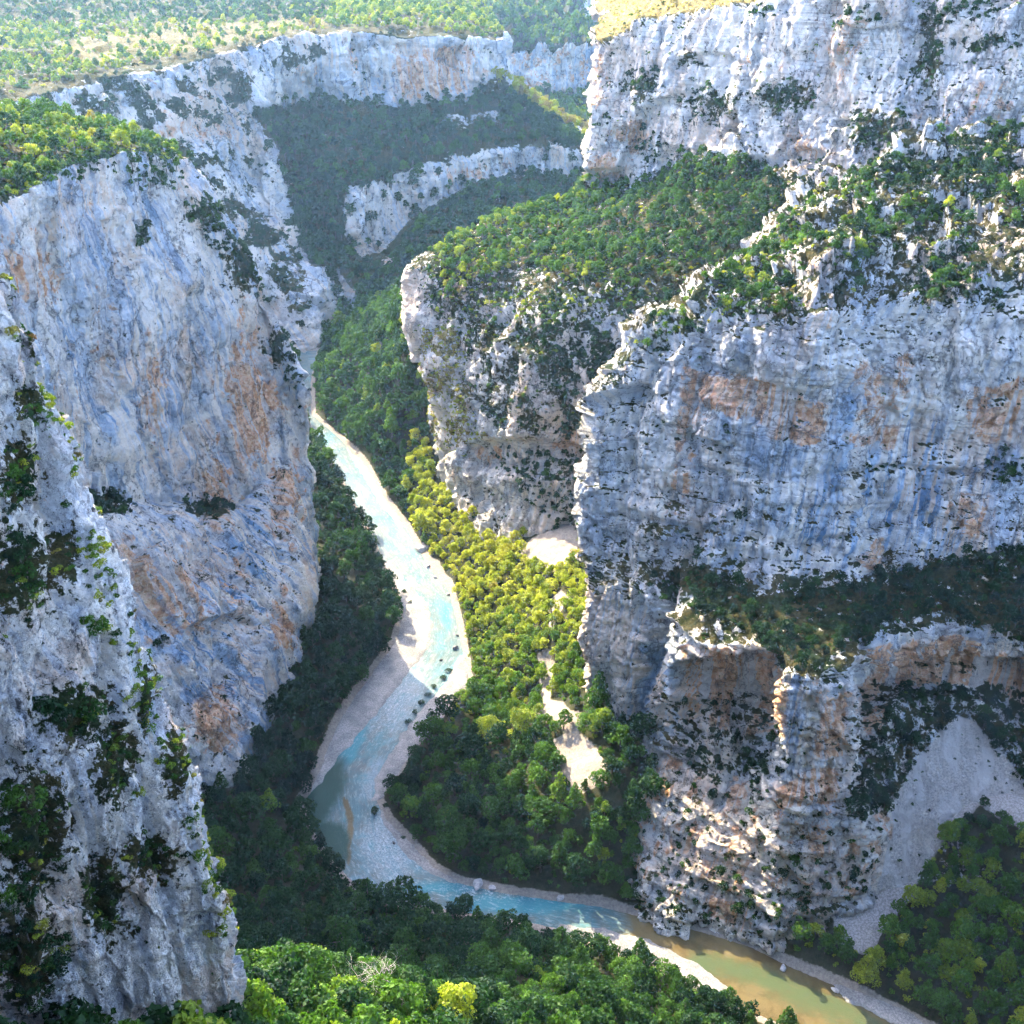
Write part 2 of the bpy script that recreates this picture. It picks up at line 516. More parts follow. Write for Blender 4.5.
def leaf_material(name, kind):
    s = NT(name)
    t = s.attr('tint', 'INSTANCER')
    oi = s.n('ShaderNodeObjectInfo')
    p = s.coord()
    pn = s.noise(p, 0.5, 4, 0.6)
    f = s.math('ADD', t, s.math('MULTIPLY', s.math('SUBTRACT', pn, 0.5), 0.22), clamp=True)
    rp = s.n('ShaderNodeValToRGB')
    e = rp.color_ramp.elements
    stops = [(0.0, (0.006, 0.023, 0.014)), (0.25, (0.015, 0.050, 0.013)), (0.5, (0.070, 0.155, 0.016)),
             (0.72, (0.39, 0.41, 0.04)), (0.9, (0.26, 0.20, 0.05)), (1.0, (0.115, 0.070, 0.034))]  # yellow stop brightened to carry sunlight in the leaf colour
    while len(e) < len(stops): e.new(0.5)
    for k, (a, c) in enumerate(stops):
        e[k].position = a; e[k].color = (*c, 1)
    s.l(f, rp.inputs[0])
    col = rp.outputs[0]
    ln = s.noise(p, 2.3, 2, 0.5)
    col = s.mix(1.0, col, s.mix(s.ramp(ln, 0.3, 0.7), (0.62, 0.62, 0.62), (1.35, 1.35, 1.35)), 'MULTIPLY')
    d = s.n('ShaderNodeBsdfPrincipled'); s.l(col, d.inputs['Base Color'])
    d.inputs['Roughness'].default_value = 0.65; d.inputs['Specular IOR Level'].default_value = 0.18
    tr = s.n('ShaderNodeBsdfTranslucent')
    s.l(s.mix(1.0, col, (1.15, 1.25, 0.6), 'MULTIPLY'), tr.inputs[0])
    mx = s.n('ShaderNodeMixShader', i_0=0.38)
    s.l(d.outputs[0], mx.inputs[1]); s.l(tr.outputs[0], mx.inputs[2]); s.l(mx.outputs[0], s.out.inputs[0])
    return s.m


def plain(name, c1, c2, scale=2.0, rough=0.9, bump=0.1):
    s = NT(name); p = s.coord(); n = s.noise(p, scale, 5, 0.7)
    s.principled(s.mix(s.ramp(n, 0.3, 0.7), c1, c2), rough, s.bump(n, bump, 0.8), 0.2); return s.m


M_GROUND, M_GRAVEL, M_WATER = ground_material(), gravel_material(), water_material()
M_LEAF = leaf_material("foliage", 0)
M_BARK = plain("bark", (0.07, 0.055, 0.045), (0.16, 0.14, 0.12), 3.0)
M_DEAD = plain("bleached_wood", (0.28, 0.25, 0.23), (0.42, 0.39, 0.36), 3.0)
M_STONE = plain("boulder_stone", (0.22, 0.22, 0.23), (0.46, 0.44, 0.42), 0.8, 0.9, 0.3)
M_WETSTONE = plain("wet_boulder_stone", (0.05, 0.05, 0.055), (0.16, 0.16, 0.16), 0.8, 0.5, 0.3)

SHEETS = {}       # name -> dict(S, N, u, v, dep, nz)


def build_sheet(key, name, rows, nv, nu, mat, label, rk, attrs_fn=None, carve_fn=None, damp=None):
    S0 = surface(rows, nv, nu)
    N = normals(S0, CAM)
    u, v, dep = project(S0)
    d = rock(S0, **rk)
    if damp is not None: d = d * damp(S0, N, u, v)
    if carve_fn is not None: d = d + carve_fn(S0, u, v)
    S = S0 + N * d[..., None]
    N2 = normals(S, CAM)
    u, v, dep = project(S)
    tn = rk.get('tan', (1, 0))
    lat = S0[..., 0] * tn[0] + S0[..., 1] * tn[1]
    nn = fbm(S / 24.0 + 3.3, 3)
    nn2 = fbm(S / 24.0 + 63.3, 3)
    uj, vj = u + 9 * nn, v + 9 * nn2
    Ns = N                                    # slope of the undisplaced surface
    at = dict(ochre=np.zeros(u.shape), veg=np.zeros(u.shape), streak=np.ones(u.shape), scree=np.zeros(u.shape), dry_sunlit=np.zeros(u.shape), lat=lat)
    sh = dict(S=S, N=N2, N0=Ns, u=u, v=v, uj=uj, vj=vj, dep=dep, noise=nn, noise2=nn2, at=at)
    if attrs_fn is not None: attrs_fn(sh)
    me = grid_mesh(name, S, at)
    # orient the faces
    o = make_obj(name, me, mat)
    struct(o, label)
    SHEETS[key] = sh
    return o


def veg_from_slope(sh, lo=0.35, hi=0.75, amt=0.8, noise=0.35):
    nz = 0.5 * sh['N'][..., 2] + 0.5 * sh['N0'][..., 2]
    return np.clip(sstep(lo, hi, nz + noise * 0.5 * sh['noise']) * amt, 0, 1)


# ============================================================ A near buttress
def sheet_near():
    edge = [(-60, 120, 112), (0, 258, 110), (44, 330, 109), (60, 410, 108), (74, 490, 107), (100, 565, 105), (127, 645, 103),
            (160, 725, 101), (202, 825, 99), (229, 925, 97), (236, 1030, 95), (238, 1160, 93), (238, 1320, 91)]
    fr = [0.0, 0.3, 0.55, 0.78, 0.93, 1.0]
    rows = []
    for (ue, ve, ye) in edge:
        row = []
        ul, yl = -230.0, ye - 30
        for f in fr:
            b = 5.0 * math.sin(math.pi * f)
            row.append(PY(ul + (ue - ul) * f, ve, yl + (ye - yl) * f ** 1.2 - b * 0.4))
        row.append(PY(ue - 12, ve, ye + 14)); row.append(PY(ue - 60, ve - 5, ye + 45))
        rows.append(row)

    def carve(S, u, v):
        c = 0
        for ln, w, a in (([(25, 290), (40, 380), (62, 520), (60, 640), (40, 760), (60, 900)], 10, 2.2),
                         ([(100, 640), (112, 700), (150, 800), (170, 900), (190, 1000)], 7, 2.0),
                         ([(-10, 560), (25, 640), (20, 760), (-10, 850)], 22, 3.0),
                         ([(75, 800), (100, 860), (120, 960)], 9, 1.6)):
            c = c - a * np.exp(-(line_dist(ln, u, v) / w) ** 2)
        return c

    def at(sh):
        u, v = sh['uj'], sh['vj']
        a = veg_from_slope(sh, 0.35, 0.85, 0.35)
        for e in ((15, 470, 25, 45), (12, 570, 40, 60), (60, 560, 28, 40), (78, 710, 45, 40), (35, 830, 45, 90), (150, 690, 8, 60), (120, 760, 28, 60),
                  (150, 860, 36, 30), (105, 900, 30, 60), (20, 960, 50, 70), (40, 330, 14, 25), (28, 400, 20, 30), (165, 660, 14, 40), (180, 760, 14, 50)):
            a = np.maximum(a, 0.95 * ell(u, v, *e))
        sh['at']['veg'] = a
        sh['at']['streak'] = 0.8 * np.ones(u.shape)
    build_sheet('near', 'cliff', rows, 900, 500, M_NEAR, "pale limestone cliff face close by at the lower left, tufted with brown heath",
                dict(big=2.0, flute=1.0, strata=0.25, med=0.5, crack=0.5, fine=0.15, fl=8, sh=5, fa=0.75, fs=5.5, fz=0.42, tan=(0.7, 0.7), fb=0.7), at, carve)


# ============================================================ B left cliff
def sheet_left():
    st = [  # rim, foot of the upper face, front of the shelf, foot of the cliff
        ((-205, 250, 280), (-190, 255, 140), (-180, 250, 132), (-140, 190, 0)),
        (PY(0, 207, 400), PY(45, 500, 386), PY(52, 520, 366), PY(130, 860, 330)),
        (PY(62, 168, 450), PY(108, 498, 432), PY(114, 518, 406), PY(190, 830, 340)),
        (PY(112, 157, 492), PY(157, 500, 467), PY(164, 520, 438), PY(240, 792, 352)),
        (PY(155, 155, 526), PY(203, 498, 490), PY(209, 514, 470), PY(272, 735, 385)),
        (PY(216, 222, 552), PY(240, 500, 512), PY(244, 508, 502), PY(300, 675, 432)),
        (PY(259, 290, 566), PY(280, 462, 541), PY(283, 476, 532), PY(314, 625, 470)),
        (PY(304, 402, 556), PY(313, 480, 551), PY(314, 495, 549), PY(320, 575, 545)),
        ((-160, 596, 118), (-158, 592, 60), (-156, 590, 45), (-150, 580, 6)),
        ((-250, 640, 150), (-248, 625, 80), (-246, 620, 60), (-240, 600, 6)),
        ((-430, 720, 190), (-428, 690, 90), (-426, 680, 60), (-420, 640, 6))]
    backs = [(-60, 90, 12), PY(-5, 120, 500), PY(62, 118, 575), PY(125, 134, 575), PY(168, 147, 578), PY(224, 214, 588), PY(262, 284, 595)]
    rows = [[] for _ in range(11)]
    for k, pts in enumerate(st):
        t, lg, fr, b = [np.array(q, float) for q in pts]
        if k == 0: bk = t + np.array([-60, 60, 5])
        elif k < 7: bk = np.array(backs[k], float)
        else: bk = t + np.array([-25, 14, 3])
        bk2 = bk + np.array([-45, 45, -25.0 if k < 4 else -50.0])
        if k >= 7: bk2 = bk + np.array([-60, 5, -10])
        for r, q in enumerate((bk2, bk, t + (bk - t) * 0.4 + np.array([0, 0, 3]), t, t + (lg - t) * np.array([.02, .02, .10]) + np.array([2.0, 0, 0]), t + (lg - t) * 0.40 + np.array([2.0, 0, 0]),
                               t + (lg - t) * 0.75, lg, fr, fr + (b - fr) * np.array([.62, .62, .55]), b + (b - fr) * np.array([.05, .05, 0]) - np.array([0, 0, 28.0]))):
            rows[r].append(q)

    def carve(S, u, v):
        c = 0
        # the undercut shelf and the corner cleft
        for ln, w, a in (([(196, 300), (206, 380), (204, 440), (200, 500), (225, 560), (235, 700)], 9, 7), ([(110, 470), (100, 520)], 14, 4), ([(262, 300), (268, 380), (272, 470), (282, 560)], 6, 3.5), ([(120, 230), (132, 330), (150, 440)], 6, 2.5), ([(170, 240), (178, 330), (186, 420)], 5, 2.5), ([(235, 560), (250, 640), (258, 720)], 6, 3.5), ([(190, 560), (205, 650), (215, 760)], 6, 3.0),
                         ([(285, 380), (300, 470), (312, 560)], 6, 3.0)):
            c = c - a * np.exp(-(line_dist(ln, u, v) / w) ** 2)
        c = c + 3 * sstep(0, 14, v - (505 + 10 * np.sin(u / 19.0))) * np.exp(-((u - 130) / 70) ** 2) * (1 - sstep(600, 720, v))
        return c

    def at(sh):
        u, v, S = sh['uj'], sh['vj'], sh['S']
        a = np.maximum(veg_from_slope(sh, 0.4, 0.8, 0.5), 0.95 * sstep(0.55, 0.8, sh['N0'][..., 2]) * (v < 310))
        a = np.where(v > 310, np.minimum(a, 0.30), a)
        for e in ((105, 505, 30, 14), (210, 505, 28, 12), (240, 265, 20, 35), (200, 215, 25, 20), (275, 345, 14, 28)):
            a = np.maximum(a, 0.9 * ell(u, v, *e))
        sh['at']['veg'] = a
        o = 0
        for e, k in (((30, 275, 40, 45), .8), ((150, 400, 12, 75), .6), ((250, 410, 32, 75), .95), ((285, 500, 20, 50), .75), ((165, 590, 45, 45), .85), ((215, 500, 16, 40), .9),
                     ((135, 560, 60, 25), .7), ((240, 580, 20, 40), .5), ((215, 720, 35, 35), .85), ((285, 620, 14, 50), .6), ((240, 340, 10, 60), .5), ((105, 330, 18, 60), .25)):
            o = np.maximum(o, k * ell(u, v, *e))
        sh['at']['ochre'] = o
        s_ = 0.75 + 0 * u
        s_ = np.maximum(s_, 1.0 * ell(u, v, 140, 420, 90, 110)) - 0.55 * o
        for e in ((215, 640, 60, 80), (150, 610, 25, 30), (260, 560, 30, 60)):
            s_ = s_ + 0.5 * ell(u, v, *e)
        sh['at']['streak'] = np.clip(s_, 0, 1.3)
    build_sheet('left', 'cliff', rows, 680, 640, M_LEFT, "tall blue streaked limestone cliff on the left side of the gorge, bushes along its top",
                dict(big=4.5, flute=2.4, strata=0.7, med=0.5, crack=0.8, fine=0.2, fl=15, sh=14, fa=1.3, fs=13, fz=0.30, tan=(0.05, 1.0)), at, carve,
                damp=lambda S, N, u, v: 0.35 + 0.65 * sstep(0.9, 0.5, N[..., 2]))


# ============================================================ R right massif
def sheet_right():
    C = []
    C.append([(690, 300, 480), (645, 340, 450), (605, 392, 437), (586, 440, 425), (580, 555, 410), (582, 600, 395), (584, 650, 392), (588, 700, 388), (600, 760, 372), (600, 860, 345)])
    C.append([(735, 262, 520), (690, 308, 450), (640, 368, 430), (630, 450, 415), (640, 552, 395), (642, 596, 380), (645, 665, 374), (640, 738, 362), (640, 820, 332), (640, 912, 303)])
    C.append([(770, 235, 540), (725, 275, 470), (690, 335, 420), (690, 450, 405), (700, 575, 375), (700, 642, 346), (705, 690, 352), (708, 770, 338), (700, 845, 315), (700, 925, 296)])
    C.append([(800, 205, 545), (775, 255, 470), (745, 322, 405), (745, 450, 390), (755, 585, 365), (757, 650, 333), (757, 700, 345), (757, 778, 330), (752, 852, 308), (750, 940, 289)])
    C.append([(830, 190, 545), (805, 240, 470), (780, 315, 398), (778, 450, 385), (785, 590, 358), (786, 664, 312), (785, 720, 308), (786, 794, 304), (785, 852, 300), (780, 940, 285)])
    C.append([(865, 172, 545), (850, 228, 470), (840, 310, 396), (840, 450, 382), (850, 588, 360), (850, 668, 312), (850, 722, 308), (846, 796, 304), (842, 852, 300), (835, 930, 287)])
    C.append([(905, 150, 545), (895, 220, 470), (885, 310, 408), (885, 450, 394), (888, 580, 374), (876, 640, 344), (872, 680, 350), (872, 715, 344), (880, 790, 322), (872, 890, 295)])
    C.append([(965, 140, 555), (955, 208, 480), (950, 300, 410), (950, 450, 393), (952, 560, 378), (952, 630, 355), (952, 668, 362), (952, 702, 354), (925, 785, 330), (890, 888, 301)])
    C.append([(1035, 125, 555), (1032, 198, 478), (1030, 282, 410), (1030, 445, 390), (1030, 552, 375), (1030, 640, 352), (1030, 685, 354), (1030, 725, 344), (1005, 800, 322), (960, 885, 299)])
    C.append([(1120, 115, 540), (1120, 190, 470), (1120, 280, 400), (1120, 440, 380), (1120, 550, 366), (1120, 645, 344), (1120, 690, 346), (1120, 740, 336), (1110, 810, 315), (1080, 890, 292)])
    C.append([(1350, 110, 500), (1350, 190, 440), (1350, 280, 380), (1350, 440, 362), (1350, 550, 350), (1350, 645, 330), (1350, 690, 330), (1350, 740, 322), (1350, 810, 305), (1350, 890, 285)])
    cols = []
    w0 = [PY(u + 40, v, y + 70) for (u, v, y) in C[0]]
    w1 = [PY(u + 8, v, y + 22) for (u, v, y) in C[0]]
    cols = [w0, w1] + [[PY(*q) for q in c] for c in C]
    rows = [[c[r] for c in cols] for r in range(10)]
    rows.append([p + np.array([1.5, -3, -22.0]) for p in rows[-1]])

    def carve(S, u, v):
        c = 0
        for ln, w, a in (([(668, 575), (662, 620), (650, 670), (632, 715)], 8, 11),      # cleft beside the pillar
                         ([(600, 560), (592, 600)], 6, 2),
                         ([(812, 690), (808, 770)], 5, 2.0),
                         ([(862, 670), (865, 720), (868, 790)], 7, 6.0),
                         ([(628, 395), (612, 470), (606, 540)], 8, 3.0),
                         ([(655, 365), (632, 440), (620, 520), (628, 570)], 7, 5.0), ([(705, 345), (692, 420), (703, 500), (690, 560)], 6, 4.0), ([(760, 330), (752, 372)], 6, 3.0),
                         ([(690, 468), (780, 482), (900, 468), (1030, 478)], 3, 2.2), ([(596, 515), (700, 528), (800, 546), (870, 530)], 3, 2.0), ([(605, 450), (680, 436), (740, 446)], 3, 1.8),
                         ([(835, 320), (842, 400), (830, 470)], 6, 2.5), ([(925, 320), (918, 420), (930, 520)], 7, 3.0), ([(985, 300), (990, 400)], 6, 2.5),
                         ([(585, 605), (640, 612)], 3, 1.4), ([(625, 580), (628, 690)], 4, 2.2)):
            c = c - a * np.exp(-(line_dist(ln, u, v) / w) ** 2)
        out = facets(S * np.array([1, 1, 0.8]) / 17.0, 5)
        c = c + 7.0 * sstep(0.05, 0.55, out) * poly_mask(VEG_POLY['rslope'], u, v, 14)
        # shallow caves under bands of rock
        cave = poly_mask([(676, 668), (690, 655), (780, 652), (783, 664), (778, 700), (770, 722), (690, 712), (680, 690)], u, v, 4)
        c = c - 9 * cave * (1 - 0.6 * sstep(668, 722, v))
        cave2 = poly_mask([(868, 668), (900, 655), (960, 655), (1010, 668), (1040, 690), (1040, 720), (1000, 700), (960, 690), (900, 690), (868, 712)], u, v, 6)
        c = c - 9 * cave2
        ov = poly_mask([(700, 362), (760, 385), (815, 398), (812, 425), (760, 410), (700, 385)], u, v, 6)
        c = c - 3.0 * ov
        steep = 1 - sstep(0.35, 0.62, np.abs(normals(S)[..., 2]))
        c = c + steep * 1.1 * np.tanh(3.0 * np.sin((S[..., 2] + 0.04 * S[..., 0] + 1.2 * perlin(S / 20.0)) * 2 * math.pi / 4.2)) * poly_mask([(640, 610), (900, 640), (1100, 640), (1100, 720), (880, 720), (860, 800), (640, 780)], u, v, 15)
        # lower ledges step
        c = c + 0.9 * np.tanh(3.5 * np.sin((S[..., 2] + 0.05 * S[..., 0] + 1.5 * perlin(S / 25.0)) * 2 * math.pi / 7.0)) * sstep(770, 800, v) * (1 - sstep(860, 900, u))
        return c

    def at(sh):
        u, v, S = sh['uj'], sh['vj'], sh['S']
        a = veg_from_slope(sh, 0.35, 0.75, 0.7) * (1 - 0.6 * poly_mask(VEG_POLY['apron'], u, v, 10))
        sh['at']['veg'] = a
        for pl, k in ((VEG_POLY['ledge'], .9), (VEG_POLY['alcove'], .55), (VEG_POLY['rslope'], .40), (VEG_POLY['apron'], .22), (VEG_POLY['cavefloor'], .25)):
            a = np.maximum(a, k * poly_mask(pl, u, v, 10))
        a *= 1 - 0.9 * poly_mask(VEG_POLY['scree'], u, v, 6)
        sh['at']['veg'] = a
        sh['at']['scree'] = poly_mask(VEG_POLY['scree'], u, v, 8)
        o = 0
        for pl, k in (([(690, 365), (760, 385), (818, 402), (820, 440), (770, 430), (700, 400)], .8), ([(860, 370), (905, 350), (900, 395), (865, 440)], .45),
                      ([(690, 655), (760, 650), (782, 680), (780, 735), (690, 720)], .85), ([(818, 700), (855, 690), (850, 755), (818, 760)], .9),
                      ([(860, 690), (885, 660), (880, 720), (862, 740)], .8), ([(880, 650), (950, 640), (1030, 670), (1030, 700), (960, 685), (880, 690)], .9),
                      ([(960, 400), (1030, 380), (1030, 440), (980, 440)], .7), ([(850, 440), (900, 425), (890, 445)], .7), ([(860, 565), (880, 545), (885, 570)], .7),
                      ([(780, 780), (850, 780), (850, 800), (780, 805)], .8), ([(680, 370), (700, 372), (690, 520), (670, 500)], .4), ([(950, 500), (990, 500), (990, 530), (950, 530)], .5)):
            o = np.maximum(o, k * poly_mask(pl, u, v, 12))
        o = np.maximum(o, 0.42 * poly_mask(VEG_POLY['apron'], u, v, 10))
        o = o * (1 - a * 0.7)
        sh['at']['ochre'] = o
        s_ = 0.45 + 0.7 * ell(u, v, 900, 470, 150, 90) + 0.6 * ell(u, v, 620, 640, 40, 60) + 0.6 * ell(u, v, 800, 720, 25, 70) + 0.6 * ell(u, v, 660, 690, 25, 50) + 0.5 * ell(u, v, 850, 540, 150, 35)
        sh['at']['streak'] = np.clip(s_ - 0.5 * o, 0, 1.2)
    build_sheet('right', 'cliff', rows, 900, 720, M_RIGHT, "broad banded limestone cliff on the right with ledges, shallow caves and a jutting prow",
                dict(big=4.5, flute=1.2, strata=0.9, med=0.6, crack=1.0, fine=0.2, fl=13, sh=9, fa=1.35, fs=12, fz=1.0, tan=(0.85, -0.5)), at, carve,
                damp=lambda S, N, u, v: (1 - 0.75 * poly_mask(VEG_POLY['scree'], u, v, 10)) * (1 - 0.55 * sstep(0.45, 0.75, np.abs(N[..., 2])) * (v > 560)))


# ============================================================ U upper right cliff and middle buttress
def sheet_upper():
    C = []
    C.append([(600, -10, 1150), (594, 38, 805), (589, 110, 782), (587, 186, 768), (500, 222, 735), (417, 276, 690), (417, 330, 684), (426, 400, 680), (440, 462, 676), (450, 520, 660)])
    C.append([(640, -30, 1050), (640, 24, 785), (636, 110, 760), (632, 186, 745), (548, 216, 735), (470, 262, 676), (458, 370, 632), (470, 440, 622), (478, 492, 610), (480, 540, 590)])
    C.append([(700, -45, 980), (700, 9, 745), (700, 90, 722), (690, 168, 706), (622, 228, 686), (525, 288, 630), (520, 395, 588), (520, 455, 580), (525, 525, 566), (525, 570, 550)])
    C.append([(760, -55, 930), (760, 2, 705), (762, 90, 680), (750, 160, 665), (690, 230, 634), (590, 312, 598), (580, 400, 570), (575, 460, 562), (575, 535, 545), (580, 590, 530)])
    C.append([(830, -75, 870), (828, -18, 660), (828, 90, 640), (820, 175, 622), (760, 235, 596), (680, 335, 570), (660, 420, 560), (640, 480, 550), (630, 560, 535), (630, 620, 520)])
    C.append([(900, -85, 830), (898, -30, 635), (895, 70, 612), (885, 160, 592), (850, 235, 575), (800, 350, 560), (780, 440, 550), (760, 520, 540), (740, 600, 530), (740, 650, 520)])
    C.append([(980, -95, 800), (970, -40, 615), (960, 60, 592), (950, 145, 572), (920, 230, 565), (880, 350, 555), (860, 440, 545), (850, 520, 535), (840, 600, 525), (840, 650, 520)])
    C.append([(1060, -105, 770), (1050, -50, 595), (1040, 50, 575), (1035, 130, 560), (1020, 230, 560), (1000, 350, 550), (990, 440, 540), (980, 520, 530), (980, 600, 520), (980, 650, 510)])
    C.append([(1300, -120, 720), (1280, -60, 560), (1270, 50, 540), (1260, 130, 520), (1250, 230, 520), (1250, 350, 510), (1250, 440, 500), (1250, 520, 490), (1250, 600, 480), (1250, 650, 470)])
    w = []
    for k, (u, v, y) in enumerate(C[0]):
        w.append(PY(u + (6 if k < 4 else 14), v, y + (40 if k < 4 else 30)))
    w0 = []
    for k, (u, v, y) in enumerate(C[0]):
        w0.append(PY(u + (70 if k < 4 else 60), v, y + (160 if k < 4 else 110)))
    cols = [w0, w] + [[PY(*q) for q in c] for c in C]
    rows = [[c[r] for c in cols] for r in range(10)]

    def carve(S, u, v):
        c = 0
        for ln, wd, a in (([(760, 140), (750, 90), (760, 40)], 8, 2), ([(830, 0), (822, 60), (828, 110)], 9, 5), ([(925, 0), (920, 60), (930, 110)], 12, 6),
                          ([(575, 350), (560, 420), (580, 480)], 12, 4), ([(450, 330), (462, 400)], 6, 3)):
            c = c - a * np.exp(-(line_dist(ln, u, v) / wd) ** 2)
        for (cu, cv, ru, rv, a) in ((842, 123, 13, 6, 9), (604, 178, 18, 11, 7), (714, 60, 26, 8, 5), (690, 66, 14, 10, 4), (805, 155, 25, 8, 6), (625, 140, 18, 14, 3)):
            c = c - a * (ell(u, v, cu, cv, ru, rv) > 0.35) * sstep(0.30, 0.55, ell(u, v, cu, cv, ru, rv))
        c = c - 7 * poly_mask([(470, 448), (520, 440), (585, 452), (585, 475), (520, 470), (478, 468)], u, v, 8)
        return c

    def at(sh):
        u, v, S = sh['uj'], sh['vj'], sh['S']
        a = veg_from_slope(sh, 0.40, 0.75, 0.75)
        a = np.maximum(a, 0.85 * poly_mask(VEG_POLY['uslope'], u, v, 14))
        a = np.maximum(a, (0.30 + 0.35 * sstep(-0.1, 0.3, perlin(S / 16.0 + 7))) * poly_mask(VEG_POLY['face'], u, v, 14))
        a = np.maximum(a, 0.6 * poly_mask([(430, 290), (470, 240), (600, 260), (560, 300), (470, 310), (440, 320)], u, v, 10))
        for e in ((640, 88, 22, 22), (715, 105, 30, 20), (780, 95, 40, 18), (690, 60, 12, 8), (930, 45, 16, 70), (980, 40, 45, 10), (880, 130, 40, 25)):
            a = np.maximum(a, 0.8 * ell(u, v, *e))
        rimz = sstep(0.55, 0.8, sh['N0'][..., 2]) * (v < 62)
        dry_sunlit = np.maximum(rimz, poly_mask([(425, 335), (452, 330), (472, 400), (482, 440), (440, 452), (425, 400)], u, v, 8))  # rim is dry grass; the flank patch is painted sunlight
        dry_sunlit = dry_sunlit * np.where(rimz > 0.3, 1, sstep(-0.15, 0.25, sh['noise2']))
        a = np.maximum(a, np.maximum(0.98 * rimz, 0.6 * (dry_sunlit > 0.5)))
        sh['at']['dry_sunlit'] = dry_sunlit
        sh['at']['veg'] = a
        o = 0
        for e, k in (((630, 135, 22, 22), .9), ((605, 165, 22, 20), .7), ((805, 145, 30, 12), .6), ((840, 40, 30, 50), .5), ((600, 80, 14, 60), .45), ((570, 440, 25, 14), .9), ((455, 290, 12, 12), .9),
                     ((485, 452, 18, 8), .9), ((430, 390, 14, 60), .35), ((980, 100, 40, 20), .5), ((760, 60, 30, 20), .35)):
            o = np.maximum(o, k * ell(u, v, *e))
        sh['at']['ochre'] = o
        sh['at']['streak'] = 0.7 + 0 * u
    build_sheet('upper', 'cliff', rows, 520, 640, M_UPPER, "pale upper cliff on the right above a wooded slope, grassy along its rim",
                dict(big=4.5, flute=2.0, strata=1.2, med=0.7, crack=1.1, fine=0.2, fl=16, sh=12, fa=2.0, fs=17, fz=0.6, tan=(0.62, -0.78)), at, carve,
                damp=lambda S, N, u, v: 0.4 + 0.6 * sstep(0.92, 0.55, N[..., 2]))


